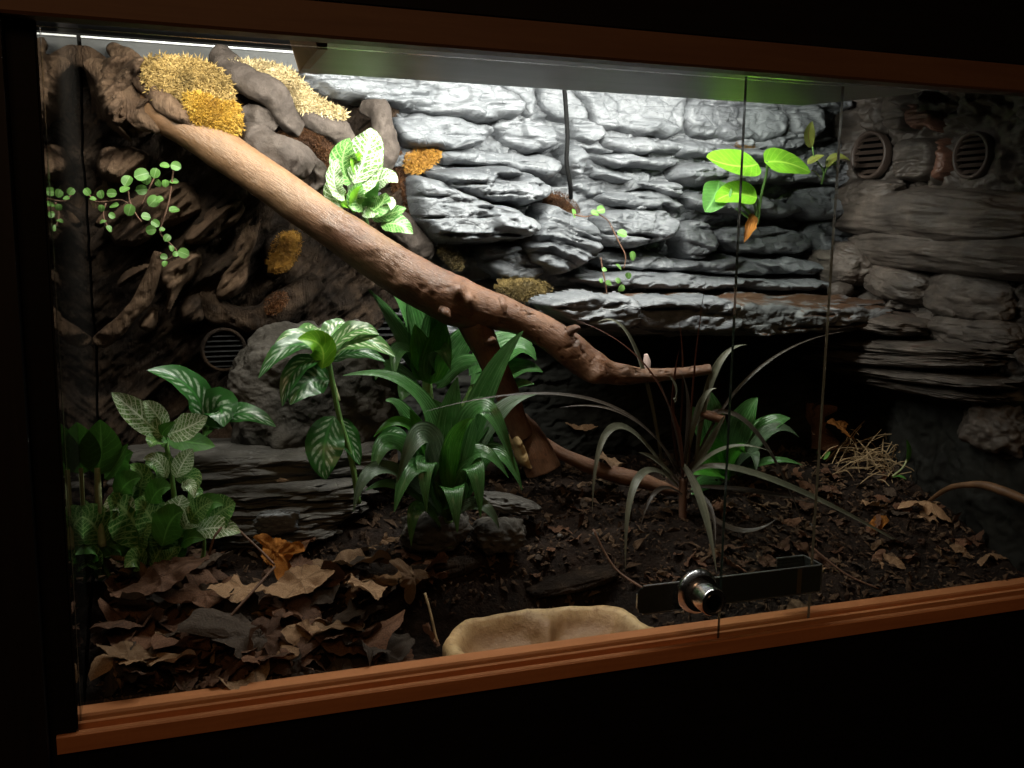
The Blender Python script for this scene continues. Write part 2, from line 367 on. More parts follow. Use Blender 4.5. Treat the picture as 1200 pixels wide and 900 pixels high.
def blob(c, r, e=2.5, rz=0, ry=0, rx=0, n=34, amp=.1, fx=2.5, seed=0, ch=0, strata=0, sf=9):
    """closed rock: superellipsoid with noise, facets and horizontal strata"""
    V = []; F = []; L = np.linspace(-1, 1, n); A, B = np.meshgrid(L, L, indexing='ij'); A = np.tan(A * math.pi / 4); B = np.tan(B * math.pi / 4); idx = {}
    for ax in range(3):
        for sg in (-1, 1):
            one = np.full_like(A, sg); q = [A, B]; q.insert(ax, one); pts = np.stack(q, -1).reshape(-1, 3)
            loc = []
            for p in pts:
                k = (round(p[0], 5), round(p[1], 5), round(p[2], 5))
                if k not in idx: idx[k] = len(V); V.append(p)
                loc.append(idx[k])
            for i in range(n - 1):
                for j in range(n - 1):
                    f = (loc[i * n + j], loc[(i + 1) * n + j], loc[(i + 1) * n + j + 1], loc[i * n + j + 1])
                    F.append(f if sg * (1 if ax != 1 else -1) > 0 else f[::-1])
    V = np.array(V); V /= (np.abs(V) ** e).sum(1, keepdims=True) ** (1 / e)
    d = V / np.linalg.norm(V, axis=1, keepdims=True); q = V * fx + seed * 3.1
    k = 1 + amp * fbm(q[:, 0], q[:, 1], q[:, 2], seed, 5)
    if ch: k = k + ch * chisel(np.arctan2(V[:, 1], V[:, 0]) * 2.2, V[:, 2] * 2.5 + V[:, 0], seed, 7)
    if strata:
        f2 = np.clip(np.hypot(V[:, 0], V[:, 1]) * 1.5, 0, 1); zz = V[:, 2] * sf * .5 + .9 * fbm(V[:, 0] * 1.3, V[:, 1] * 1.3, V[:, 2] * .5, seed + 3, 3)
        k = k + strata * f2 * (ridged(V[:, 0] * .8, V[:, 1] * .8 + 3, zz, seed, 3) - .5) * 1.4 + strata * .5 * f2 * fbm(V[:, 0] * 5, V[:, 1] * 5, V[:, 2] * sf, seed + 7, 4)
    V = V * k[:, None] * np.array(r); V = V @ np.array(Euler((rx, ry, rz)).to_matrix()).T
    return V + np.array(c), F
def smoothpoly(p, it=2):
    for _ in range(it):
        q = []
        for i in range(len(p)):
            a, b = p[i], p[(i + 1) % len(p)]; q += [(.75 * a[0] + .25 * b[0], .75 * a[1] + .25 * b[1]), (.25 * a[0] + .75 * b[0], .25 * a[1] + .75 * b[1])]
        p = q
    return p
def polydist(x, z, poly):
    P_ = np.array(poly); Q = np.roll(P_, -1, 0); d = np.full(x.shape, 1e9); ins = np.zeros(x.shape, bool)
    for (ax, az), (bx, bz) in zip(P_, Q):
        ex, ez = bx - ax, bz - az; t = np.clip(((x - ax) * ex + (z - az) * ez) / (ex * ex + ez * ez + 1e-12), 0, 1)
        d = np.minimum(d, np.hypot(x - ax - t * ex, z - az - t * ez))
        c = ((az > z) != (bz > z)) & (x < (bx - ax) * (z - az) / (bz - az + 1e-12) + ax); ins ^= c
    return np.where(ins, d, -d)
def relief(poly, Y, thick, seed, style='rock', step=.0015, axis='Y', rnd=.014, tilt=.5, sink=.02):
    """a slab bulging out of the wall: outline in photo pixels laid on the plane at depth Y (or X when axis='X')"""
    pr = [P(a, b, Y - thick * .6) if axis == 'Y' else PX(a, b, Y - thick * .6) for a, b in poly]
    po = [(q[0] if axis == 'Y' else q[1], q[2]) for q in pr]
    if style in ('rock', 'strata'): cx_, cz_ = np.mean(po, 0); po = [(cx_ + (a - cx_) * 1.06, cz_ + (b - cz_) * 1.13) for a, b in po]
    po = smoothpoly(po, 2)
    a = np.array(po); x0, z0 = a.min(0) - step; x1, z1 = a.max(0) + step
    xs = np.arange(x0, x1, step); zs = np.arange(z0, z1, step); X, Z = np.meshgrid(xs, zs, indexing='ij')
    wx = X + .004 * vn(X * 60, Z * 60, 0, seed); wz = Z + .003 * vn(X * 60, Z * 60, 5, seed + 1)
    d = polydist(wx, wz, po); t = np.clip(d / rnd, 0, 1); prof = np.sqrt(np.clip(1 - (1 - t) ** 2, 0, 1)); v = (Z - z0) / (z1 - z0)
    h = prof * (1 + tilt * (.45 - v))
    if style == 'rock':
        h = h + prof * (.34 * chisel(X * 12, Z * 24, seed, 24) + .08 * chisel(X * 55, Z * 95, seed + 9, 22) + .035 * chisel(X * 150, Z * 240, seed + 19, 14) + .08 * fbm(X * 22, Z * 60, 0, seed, 6))
        st = ridged(X * 10 + seed, Z * 75, 3, seed + 2, 3); h = h - prof * .3 * np.clip(st - .5, 0, 1) * 3
    elif style == 'strata':
        zz = Z * 130 + 3 * fbm(X * 14, Z * 10, 2, seed, 4); h = h + prof * (.45 * (ridged(X * 9, zz * .55, 1, seed, 3)) - .25) + prof * .12 * fbm(X * 60, Z * 160, 0, seed, 4)
    elif style == 'bark':
        ca, sa = math.cos(.75), math.sin(.75); u = X * ca + Z * sa; w_ = -X * sa + Z * ca
        h = h * (.6 + .5 * fbm(X * 16, Z * 16, 1, seed, 3)) + prof * (.75 * ridged(u * 12, w_ * 60, 0, seed, 5) - .3 + .4 * fbm(u * 40, w_ * 130, 0, seed + 1, 4))
    elif style == 'clay':
        h = h + prof * (.18 * fbm(X * 50, Z * 50, 0, seed, 4))
    off = -h * thick + sink * (1 - np.clip(d / (rnd * .35), 0, 1)); keep = d > -.0015
    id_ = -np.ones(X.shape, int); id_[keep] = np.arange(keep.sum())
    if axis == 'Y': V = np.stack([X[keep], Y + off[keep], Z[keep]], -1)
    else: V = np.stack([Y + off[keep], X[keep], Z[keep]], -1)
    q = np.stack([id_[:-1, :-1], id_[1:, :-1], id_[1:, 1:], id_[:-1, 1:]], -1).reshape(-1, 4); q = q[(q >= 0).all(1)]
    if axis == 'X': q = q[:, ::-1]
    return V, q.tolist()
def soilz(x, y):
    x = np.asarray(x, float); y = np.asarray(y, float); s = np.clip(y / .31, 0, 1); s = s * s * (3 - 2 * s) * .45 + s * .55
    return -.036 + .112 * s + .007 * fbm(x * 14, y * 14, 0, 3, 3) + .02 * np.exp(-((x - .08) / .1) ** 2) * (1 - s) + .03 * np.clip((x - .8) / .15, 0, 1) * np.clip(1 - y / .3, 0, 1) - .05 * np.exp(-((np.abs(x - .40) / .15) ** 4 + (np.abs(y - .06) / .105) ** 4))
def floorpt(px, py):
    q = ray(px, py); q = q / q[1]; y = .005
    while y < .42:
        p = CAM + q * (y - CAM[1])
        if p[2] <= soilz(p[0], p[1]): return Vector(p)
        y += .002
    return Vector(CAM + q * (.41 - CAM[1]))

# ------------------------------------------------------------------ cabinet
XR, YB, ZT = .97, .425, .566
zr = P(400, 9, 0)[2]
cab = thing("terrarium_cabinet", "dark wooden terrarium cabinet with brown rails and a wide glazed front", "terrarium", (.46, .2, -.4))
def part(name, vf, mat, smooth=False, **k): return mesh(name, vf[0], vf[1], mat, cab, smooth, **k)
prof = [(-.0, -.014), (.045, -.014), (.045, 0), (.031, 0), (.030, -.002), (.0285, -.008), (.021, -.008), (.0205, -.0005), (.0165, -.0005), (.016, -.008), (.0065, -.008), (.006, -.0003), (.0012, -.0003), (0, -.0015)]
part("bottom_rail", prism(prof, 0, -.0135, 1.06), "rail_wood", label="brown lower rail with two sliding door grooves")
part("top_rail", prism([(-.012, .5), (-.0135, .502), (-.0135, zr), (-.004, zr + .002), (.006, zr), (.006, .5)], 0, -.0175, 1.3), "top_rail_wood", label="brown upper rail")
part("header_panel", box(-.2, 1.3, -.006, .012, zr + .003, .9), "black_panel")
part("lower_panel", box(-.0172, 1.3, .0055, .03, -.42, -.0142), "black_panel")
part("front_post", box(-.085, -.018, -.013, .03, -.5, zr - .001), "dark_wood")
part("front_post", box(-.0175, -.0005, .0035, .05, -.5, .499), "black_panel")
part("front_post", box(-.22, -.088, -.009, .03, -.5, .9), "black_panel")
part("side_panel", box(-.018, 0, .051, YB, -.1, ZT), "glossy_side", label="glossy left side panel that mirrors the roots")
mesh("side_panel", *box(0.0, .0012, .0045, .051, -.04, .56), "glossy_side", cab, False)
part("side_panel", box(XR, XR + .02, .03, YB, -.1, ZT), "black_panel")
part("back_panel", box(-.018, XR + .02, YB, YB + .02, -.1, ZT), "black_panel")
part("ceiling_panel", box(-.018, XR + .02, .013, YB, ZT, ZT + .02), "black_panel")
part("floor_panel", box(-.018, XR + .02, .046, YB, -.12, -.1), "black_panel")
part("ceiling_trim", box(.002, .56, .386, .392, .5555, .5572), "white_trim", label="thin white strip catching the light along the ceiling")
part("ceiling_trim", box(.002, .56, .3925, .424, .537, .5553), "grey_trim")
# hood board below the ceiling
hy = .14; pl = P(352, 87, hy); prr = P(940, 122, hy); hz = (pl[2] + prr[2]) / 2
hood = thing("lamp_hood", "grey board hood under the ceiling hiding the lamp, its left end cut slanting", "lamp hood", (.45, .12, hz))
out = [(pl[0], hy), (prr[0], hy), (.76, .06), (.76, .028), (pl[0] - .0, .028)]
V, F = prism(out, 2, hz, hz + .005); V = [(a, b, c + .0075 * (hy - b) / (hy - .028)) for a, b, c in V]; mesh("end_board", *box(.738, .742, .145, .235, .5135, ZT - .001), "hood_board", hood, False); mesh("bottom_board", V, F, "hood_board", hood, False)  # right end board is unseen, added to shade the upper right wall
V, F = prism([(pl[0] - .001, hz + .001), (pl[0] + .006, hz + .001), (pl[0] + .006, ZT - .001), (pl[0] - .02, ZT - .001)], 1, .03, hy + .002)
V = [(v[0], v[1], v[2]) for v in V]; mesh("end_board", V, F, "hood_end", hood, False, label="orange brown slanted end board")
mesh("back_board", *box(pl[0] + .007, prr[0], hy - .006, hy - .001, hz + .007, ZT - .001), "hood_board", hood, False)
# fluorescent lamp
lamp = thing("fluorescent_lamp", "lit white fluorescent tube lamp fixed above the rocks behind the hood", "lamp", (.455, .17, .56))
V, F, U = tubegeo([(.205, .172, .5395), (.705, .172, .5395)], [.0062] * 2, 14, 10); mesh("tube", V, F, "lit_tube", lamp)
mesh("fixture", *box(.2, .71, .150, .195, .548, ZT - .001), "white_trim", lamp, False)
for x in (.203, .707):
    V, F, U = tubegeo([(x - .004, .172, .5395), (x + .004, .172, .5395)], [.0078] * 2, 14, 2); mesh("end_cap", V, F, "white_trim", lamp)

# glass doors
def pane(x0, x1, y0, y1, z0, z1, label, edge, mats=("glass", "glass_edge")):
    d = thing("sliding_glass_door", label, "glass door", ((x0 + x1) / 2, y0, z0), "sliding glass doors")
    V, F = box(x0, x1, y0, y1, z0, z1); mesh("glass_pane", V, F, None, d, False, mats=list(mats), midx=[1, 1, 0, 0, 1, 1])
XA, XB = P(842, 738, .0105)[0], P(948, 712, .0245)[0]
pane(XA, 1.05, .0085, .0125, -.0075, .5, "front right sliding glass door whose dark green edge stands behind the lock", 0)
pane(.0015, XB, .0225, .0265, -.0075, .5, "rear left sliding glass door with a pale edge, overlapped by the other door", 0, ("glass", "glass_edge_pale"))

# lock
lc = P(816, 692, .006); lk = thing("display_lock", "chrome cylinder lock on a black ratchet bar hooked over the glass door edge", "lock", lc)
def cyl(c, r0, r1, y0, y1, n=40, mat="steel", name="barrel", rings=None, parent=lk):
    prof_ = rings or [(0, y0), (r0, y0), (r0, y1), (r1, y1), (0, y1)]; V = []
    for r, y in prof_:
        for j in range(n): a = 2 * math.pi * j / n; V.append((c[0] + max(r, 1e-5) * math.cos(a), c[1] + y, c[2] + max(r, 1e-5) * math.sin(a)))
    o = mesh(name, V, [f[::-1] for f in gridfaces(len(prof_), n, True)], mat, parent, True)
    md = o.modifiers.new("edge", 'EDGE_SPLIT'); md.split_angle = math.radians(35); return o
cyl(lc, 0, 0, 0, 0, name="collar", rings=[(0, 0), (.0205, 0), (.0208, -.001), (.0202, -.004), (.0170, -.0085), (.0135, -.0095), (0, -.0096)])
cyl(lc, 0, 0, 0, 0, name="barrel", rings=[(.0126, -.0095), (.0126, -.029), (.0118, -.0308), (.0106, -.031), (.0100, -.0295), (0, -.0295)])
cyl(lc, 0, 0, 0, 0, name="core", mat="brass_core", rings=[(0, -.0293), (.0072, -.0293), (.0072, -.0303), (0, -.0303)])
mesh("keyhole", *box(lc[0] - .0011, lc[0] + .0011, lc[1] - .0306, lc[1] - .0304, lc[2] - .0042, lc[2] + .0042), "black_void", lk, False)
bx0 = P(747, 693, .0175)[0]; zb1 = P(842, 677, .0175)[2]; zb0 = zb1 - .0255
def barout(x0, x1, z0, z1, r): return [(x0 + r, z0), (x1, z0), (x1, z1), (x0 + r, z1), (x0 + .3 * r, z1 - .3 * r), (x0, z1 - r), (x0, z0 + r), (x0 + .3 * r, z0 + .3 * r)]
V, F = prism([(a, b) for a, b in barout(bx0, XB + .0045, zb0, zb1, .006)], 1, .0165, .0178); mesh("ratchet_bar", V, F, "black_steel", lk, False)
for zz in (zb1 + .0002, zb0 - .0008): mesh("bar_edge", *box(bx0 + .006, XB + .004, .0160, .0180, zz, zz + .0009), "edge_steel", lk, False)
mesh("hook", *merge([box(XB + .0046, XB + .0058, .0165, .0445, zb0, zb1 + .0008), box(XB - .026, XB + .0044, .0433, .0445, zb0 + .002, zb1 + .0008)]), "black_steel", lk, False)
mesh("hook_edge", *merge([box(XB + .0044, XB + .006, .0163, .0447, zb1 + .0009, zb1 + .0016), box(XB - .027, XB + .0042, .0431, .0447, zb1 + .0009, zb1 + .0020)]), "edge_steel", lk, False)
mesh("bar_edge", *box(bx0 - .0007, bx0, .0160, .0180, zb0 + .006, zb1 - .006), "edge_steel", lk, False)
mesh("bar_edge", *box(XB + .0052, XB + .0061, .0158, .0164, zb0, zb1), "edge_steel", lk, False)
mesh("bar_notch", *box(XB - .022, XB - .017, .0160, .0164, zb0 + .0005, zb1 - .0005), "glass_edge_pale", lk, False)

# ------------------------------------------------------------------ soil
xs = np.arange(.0015, XR, .0028); ys = np.arange(.036, YB - .002, .0028); X, Y = np.meshgrid(xs, ys, indexing='ij')
Z = soilz(X, Y) + .0055 * fbm(X * 60, Y * 60, 0, 5, 5) + .003 * ridged(X * 110, Y * 110, 0, 15, 3)
mesh("soil", np.stack([X, Y, Z], -1).reshape(-1, 3), [f[::-1] for f in gridfaces(len(xs), len(ys))], "soil", kind="structure")

# ------------------------------------------------------------------ rock backdrop
back = thing("rock_backdrop", "grey layered rock wall covering the bright back of the terrarium", "rock wall", (.68, .40, .05))
xs = np.arange(.30, .968, .0017); zs = np.arange(.03, .561, .0017); X, Z = np.meshgrid(xs, zs, indexing='ij')
zz = Z * 62 + 2.2 * fbm(X * 6, Z * 5, 0, 21, 4)
h = .5 + .5 * ridged(X * 7, zz * .42, 0, 4, 3); h = h * .008 + .020 * chisel(X * 15, Z * 34, 31, 22) + .004 * chisel(X * 50, Z * 100, 33, 20) + .003 * chisel(X * 140, Z * 240, 35, 12) + .003 * fbm(X * 60, Z * 120, 0, 8, 5) + .01 * fbm(X * 9, Z * 9, 0, 2, 2)
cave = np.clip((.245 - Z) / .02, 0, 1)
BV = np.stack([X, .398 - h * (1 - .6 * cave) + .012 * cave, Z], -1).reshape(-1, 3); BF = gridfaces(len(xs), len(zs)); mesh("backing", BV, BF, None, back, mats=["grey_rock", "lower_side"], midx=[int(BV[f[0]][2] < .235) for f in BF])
slabs = [
 ([(357, 84), (480, 84), (560, 90), (600, 106), (608, 130), (590, 140), (540, 138), (480, 126), (440, 119), (400, 117), (368, 112), (356, 98)], .385, .044),
 ([(560, 88), (622, 92), (631, 112), (623, 136), (611, 139), (598, 112)], .39, .03),
 ([(457, 134), (530, 130), (562, 143), (579, 150), (576, 166), (555, 173), (490, 173), (463, 160)], .385, .038),
 ([(575, 141), (620, 138), (650, 148), (656, 170), (630, 180), (590, 166)], .387, .03),
 ([(515, 176), (545, 171), (600, 178), (650, 180), (657, 204), (640, 214), (600, 196), (560, 194), (520, 191)], .388, .028),
 ([(497, 198), (560, 193), (612, 196), (642, 213), (644, 231), (625, 241), (590, 239), (560, 233), (520, 214)], .383, .056),
 ([(477, 206), (512, 208), (566, 233), (612, 246), (626, 262), (622, 277), (590, 284), (520, 283), (495, 269), (484, 240)], .383, .05),
 ([(632, 246), (650, 239), (668, 249), (702, 255), (705, 280), (701, 299), (680, 315), (650, 320), (625, 302), (614, 290), (628, 270)], .38, .045),
 ([(630, 98), (665, 98), (692, 130), (682, 150), (655, 141), (630, 126)], .392, .022),
 ([(663, 130), (706, 144), (712, 158), (700, 171), (672, 162)], .39, .03),
 ([(664, 166), (690, 170), (690, 195), (676, 207), (658, 200)], .39, .03),
 ([(668, 98), (760, 100), (802, 104), (802, 150), (790, 160), (750, 156), (700, 149), (690, 128)], .392, .03),
 ([(706, 156), (735, 158), (803, 164), (802, 181), (740, 179), (710, 173)], .388, .03),
 ([(700, 179), (802, 182), (797, 196), (735, 198), (704, 191)], .388, .034),
 ([(702, 196), (741, 203), (737, 216), (704, 209)], .385, .032),
 ([(758, 210), (802, 209), (802, 233), (770, 226), (744, 216)], .388, .034),
 ([(705, 222), (756, 220), (800, 235), (798, 246), (740, 242), (706, 240)], .39, .026),
 ([(704, 246), (780, 243), (797, 255), (792, 276), (760, 291), (715, 291), (703, 270)], .383, .044),
 ([(800, 106), (912, 114), (922, 165), (860, 166), (800, 161)], .393, .03),
 ([(798, 163), (862, 168), (927, 179), (922, 191), (862, 187), (800, 186)], .387, .038),
 ([(798, 188), (880, 190), (925, 196), (986, 205), (992, 216), (900, 217), (830, 219), (800, 213)], .385, .044),
 ([(924, 122), (966, 120), (962, 166), (926, 163)], .393, .026),
 ([(802, 226), (850, 224), (905, 230), (942, 240), (930, 256), (880, 250), (830, 248), (806, 240)], .388, .036),
 ([(936, 218), (985, 214), (1000, 232), (985, 258), (950, 256), (938, 240)], .385, .04),
 ([(798, 262), (830, 256), (842, 285), (828, 304), (800, 300), (792, 280)], .388, .032),
 ([(850, 268), (900, 262), (950, 272), (948, 296), (890, 298), (846, 290)], .392, .028),
 ([(955, 262), (990, 256), (1010, 275), (1000, 300), (960, 302), (950, 285)], .388, .036),
 ([(700, 292), (760, 292), (800, 305), (798, 318), (740, 318), (704, 310)], .39, .026),
 ([(790, 305), (860, 300), (940, 302), (1000, 306), (998, 322), (900, 323), (820, 322), (790, 318)], .385, .036),
 ([(692, 322), (780, 318), (860, 324), (960, 325), (1010, 328), (1000, 340), (880, 342), (760, 338), (690, 335)], .38, .045),
 ([(560, 288), (612, 285), (630, 305), (640, 325), (600, 330), (565, 315)], .39, .03),
]
for i, (pg, y, t) in enumerate(slabs):
    V, F = relief(pg, y, t, 100 + i * 7, 'strata' if i in (7, 28, 29) else 'rock', rnd=.007 + .16 * t); mesh("rock_slab", V, F, "grey_rock", back)
V, F = blob((.735, .345, .2705), (.232, .088, .0205), 5, amp=.10, fx=3.5, seed=4, ch=.10, n=90, strata=.02, sf=2); V[:, 2] += .008 * fbm(V[:, 0] * 25, V[:, 1] * 25, 0, 3, 3)
mesh("ledge", V, F, "ledge_rock", back, label="long flat rock ledge with brown soil on top")

for i, pg in enumerate([[(634, 352), (690, 344), (742, 348), (758, 362), (742, 386), (694, 385), (650, 368)], [(738, 350), (862, 350), (872, 366), (862, 390), (800, 388), (752, 387)], [(856, 352), (950, 358), (978, 366), (968, 382), (930, 394), (862, 390)], [(950, 358), (1052, 360), (1044, 372), (985, 384), (960, 380)]]):
    V, F = relief(pg, .268, .026, 700 + i * 5, 'rock', rnd=.008, tilt=.1, sink=.03); mesh("rock_slab", V, F, "grey_rock" if i < 2 else "ledge_rock", back)
side = thing("side_rock_wall", "brownish rock wall with round vents on the shaded right side", "rock wall", (.96, .2, .03))
ys = np.arange(.032, .41, .0024); zs = np.arange(-.02, .561, .0024); Y, Z = np.meshgrid(ys, zs, indexing='ij')
zz = Z * 55 + 2.5 * fbm(Y * 7, Z * 5, 0, 51, 4)
h = .009 * (.5 + .5 * ridged(Y * 8, zz * .42, 0, 14, 3)) + .018 * chisel(Y * 30, Z * 36, 61, 18) + .011 * chisel(Y * 75, Z * 95, 63, 16) + .004 * fbm(Y * 80, Z * 90, 0, 8, 4)
low = np.clip((.2 - Z) / .03, 0, 1); flat = np.exp(-(((Y - .344) / .045) ** 2 + ((Z - .468) / .04) ** 2) ** 2) + np.exp(-(((Y - .17) / .045) ** 2 + ((Z - .463) / .04) ** 2) ** 2)
h = h * (1 - .85 * low) * (1 - .9 * flat)
h = h + low * .004 * chisel(Y * 40, Z * 40, 91, 14)
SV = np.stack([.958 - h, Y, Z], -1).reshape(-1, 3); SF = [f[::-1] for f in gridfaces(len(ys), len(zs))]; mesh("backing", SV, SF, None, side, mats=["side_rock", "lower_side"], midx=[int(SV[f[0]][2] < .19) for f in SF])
sp = [([(1026, 112), (1050, 106), (1062, 132), (1056, 152), (1034, 148)], .95, .018, "side_rock"),
      ([(1056, 120), (1082, 122), (1102, 138), (1098, 156), (1080, 150), (1062, 152)], .95, .016, "red_rock"),
      ([(1044, 168), (1068, 158), (1092, 164), (1096, 192), (1080, 212), (1052, 208)], .95, .024, "side_rock"),
      ([(1088, 160), (1106, 172), (1112, 196), (1100, 216), (1088, 206), (1096, 184)], .953, .012, "red_rock")]
for i, (pg, x, t, m) in enumerate(sp):
    V, F = relief(pg, x, t, 300 + i, 'rock', axis='X', rnd=.012); mesh("rock_slab", V, F, m, side)
rolls = [((.95, .25, .395), (.042, .19, .032), .04, 3), ((.955, .19, .352), (.04, .18, .026), .04, 3), ((.94, .33, .415), (.035, .07, .022), -.1, 3), ((.935, .36, .33), (.045, .06, .03), 0, 2.6), ((.95, .27, .31), (.03, .06, .022), .1, 2.6), ((.955, .16, .30), (.025, .07, .03), 0, 2.6),
         ((.925, .275, .262), (.05, .075, .0125), .05, 3), ((.955, .14, .258), (.025, .07, .02), 0, 3), ((.94, .26, .2315), (.055, .17, .0095), -.06, 3), ((.94, .26, .2165), (.06, .17, .010), -.09, 3), ((.945, .24, .201), (.055, .16, .009), -.05, 3), ((.95, .22, .188), (.045, .14, .008), -.02, 3)]
for i, (c, r, tl, e) in enumerate(rolls):
    V, F = blob(c, r, e, rx=tl, amp=.16, fx=1.8, seed=40 + i, ch=.07, n=70, strata=.015, sf=1.5); mesh("rock_roll", V, F, "side_rock", side)
V, F = blob(PX(1172, 498, .965), (.03, .045, .033), 2.4, amp=.3, fx=2.2, seed=9, ch=.15, n=40); mesh("rock_slab", V, F, "side_rock", side)

# vents
def vent(c, r, nrm, mat, label, slats=5, ring=None):
    """round louvre; nrm is the outward direction"""
    t = thing("air_vent", label, "air vent", c, "round air vents")
    n = Vector(nrm).normalized(); up = Vector((0, 0, 1)); s = up.cross(n).normalized()
    def W(a, b, d): return tuple(Vector(c) + s * a + up * b + n * d)
    N = 40; pr = [(r * 1.0, -.006), (r * 1.0, .004), (r * .95, .0055), (r * .86, .005), (r * .83, -.001), (r * .83, -.006)]
    V = [W(q * math.cos(2 * math.pi * j / N), q * math.sin(2 * math.pi * j / N), d) for q, d in pr for j in range(N)]
    mesh("vent_ring", V, gridfaces(len(pr), N, True), ring or mat, t)
    V = [W(.84 * r * math.cos(2 * math.pi * j / N), .84 * r * math.sin(2 * math.pi * j / N), -.0055) for j in range(N)]; mesh("vent_back", V, [tuple(range(N))], "black_void", t, False)
    for k in range(slats):
        b = (-1 + (2 * k + 1) / slats) * r * .8; hw = math.sqrt(max(0, (.84 * r) ** 2 - b * b)); th = r * .8 / slats
        V = [W(x, z, d) for x in (-hw, hw) for z, d in ((b - th * .75, .004), (b + th * .55, -.003), (b + th * .7, -.004), (b - th * .75, .0022))]
        mesh("slat", V, [(0, 1, 5, 4), (1, 2, 6, 5), (2, 3, 7, 6), (3, 0, 4, 7), (0, 3, 2, 1), (4, 5, 6, 7)], mat, t, False)
vent(PX(1020, 182, .938), .0305, (-1, -.1, .05), "vent_plastic", "round louvred vent in the right wall, the better lit one beside the glass edge", 6)
vent(PX(1140, 182, .95), .027, (-1, 0, .05), "vent_plastic", "reddish round louvred vent at the dark upper right", 6)
vent(P(262, 410, .36), .024, (.1, -1, .1), "dark_vent_plastic", "dark round vent low among the roots behind the striped leaves", 7, "dark_bark")
vent(P(462, 398, .385), .032, (0, -1, .1), "dark_vent_plastic", "dark round vent mostly hidden behind the big green leaves in the middle", 7)

# ------------------------------------------------------------------ root and bark backdrop at the left
roots = thing("root_backdrop", "dark bark and clay root wall covering the left back corner", "root wall", (.2, .38, .05))
xs = np.arange(.0013, .33, .0017); zs = np.arange(.02, .538, .0017); X, Z = np.meshgrid(xs, zs, indexing='ij')
ca, sa = math.cos(.75), math.sin(.75); u = X * ca + Z * sa; w_ = -X * sa + Z * ca
h = .034 * ridged(u * 6, w_ * 17, 0, 71, 4) + .018 * fbm(X * 14, Z * 14, 0, 72, 4) + .011 * ridged(u * 22, w_ * 85, 0, 73, 4)
rec = np.clip((X - .2) / .06, 0, 1); bulge = .05 * np.exp(-((Z - .46) / .1) ** 2) * (1 - rec) - .02 * rec
mesh("backing", np.stack([X, .392 - h - bulge * .5, Z], -1).reshape(-1, 3), gridfaces(len(xs), len(zs)), "dark_bark", roots)
barks = [([(118, 262), (150, 232), (200, 212), (226, 214), (240, 232), (232, 258), (206, 262), (186, 268), (160, 292), (128, 290)], .352, .03, "bark"),
 ([(222, 268), (250, 232), (286, 228), (292, 246), (270, 268), (236, 288), (215, 284)], .352, .03, "bark"),
 ([(270, 300), (284, 250), (310, 240), (314, 252), (300, 296), (292, 340), (268, 356), (250, 350)], .355, .03, "bark"),
 ([(180, 318), (210, 302), (238, 294), (236, 312), (218, 336), (206, 366), (192, 372), (198, 344), (184, 336)], .335, .028, "bark"),
 ([(134, 334), (156, 314), (176, 308), (170, 318), (150, 336), (140, 342)], .345, .02, "bark"),
 ([(160, 384), (176, 362), (186, 366), (184, 386), (172, 394)], .34, .02, "bark"),
 ([(215, 344), (240, 340), (244, 370), (226, 384), (206, 378)], .36, .025, "dark_bark"),
 ([(108, 170), (140, 160), (182, 180), (168, 206), (130, 216), (108, 208)], .36, .03, "bark"),
 ([(104, 62), (150, 54), (184, 66), (200, 96), (196, 140), (160, 162), (128, 150), (106, 120)], .352, .055, "bark"),
 ([(118, 120), (134, 118), (144, 144), (156, 166), (146, 164), (126, 144)], .325, .014, "bark"),
 ([(320, 262), (352, 268), (352, 306), (330, 334), (312, 322), (308, 290)], .36, .02, "dark_bark")]
for i, (pg, y, t, m) in enumerate(barks):
    V, F = relief(pg, y, t, 500 + i * 3, 'bark', rnd=.014); mesh("bark_piece", V, F, m, roots)
def clay(pts, rad, seed, mat="clay", name="clay_root", par=roots, amp=.25):
    w3 = [P(a, b, y) for a, b, y in pts]; V, F, U = tubegeo(w3, [r * mpp(p) for r, p in zip(rad, w3)], 32, 12, seed, amp, fx=38); q = V * 75; dn = ridged(q[:, 0], q[:, 1], q[:, 2], seed + 40, 4); V = V + np.stack([vn(q[:, 0] * .5, q[:, 1] * .5, q[:, 2] * .5, 3), -dn * .9 + .6 * vn(q[:, 0] * 2.2, q[:, 1] * 2.2, q[:, 2] * 2.2, 6), vn(q[:, 0] * .5, q[:, 1] * .5, q[:, 2] * .5, 4)], -1) * .0042; return mesh(name, V, F, mat, par, uv=U)
clay([(258, 66, .36), (284, 92, .335), (318, 112, .33), (336, 140, .335), (352, 152, .34)], [13, 17, 19, 17, 12], 1)
clay([(345, 140, .345), (372, 142, .34), (396, 152, .34), (408, 172, .345), (412, 196, .35)], [10, 11, 12, 12, 9], 2)
clay([(428, 124, .37), (446, 132, .355), (450, 158, .355), (448, 186, .36), (452, 214, .37)], [9, 15, 16, 14, 8], 3)
clay([(282, 160, .32), (300, 168, .31), (322, 182, .30), (344, 186, .30), (362, 196, .305)], [12, 19, 24, 24, 16], 4, amp=.35)
clay([(366, 188, .3), (376, 200, .3), (378, 214, .305), (366, 226, .31)], [7, 8, 8, 6], 5)
clay([(284, 128, .345), (300, 140, .34), (318, 156, .34)], [12, 16, 12], 6, amp=.3)
clay([(452, 246, .375), (462, 262, .37), (486, 284, .37), (500, 300, .375)], [12, 17, 16, 12], 7)
clay([(132, 60, .37), (160, 84, .335), (186, 112, .308), (214, 134, .295), (236, 150, .29)], [10, 15, 14, 9, 3], 21, "bark", "root")
clay([(112, 78, .36), (138, 112, .335), (160, 134, .318), (186, 152, .305)], [14, 18, 13, 4], 22, "bark", "root")
clay([(124, 96, .38), (118, 140, .385), (122, 190, .385), (115, 260, .39)], [14, 13, 12, 10], 8, "bark")
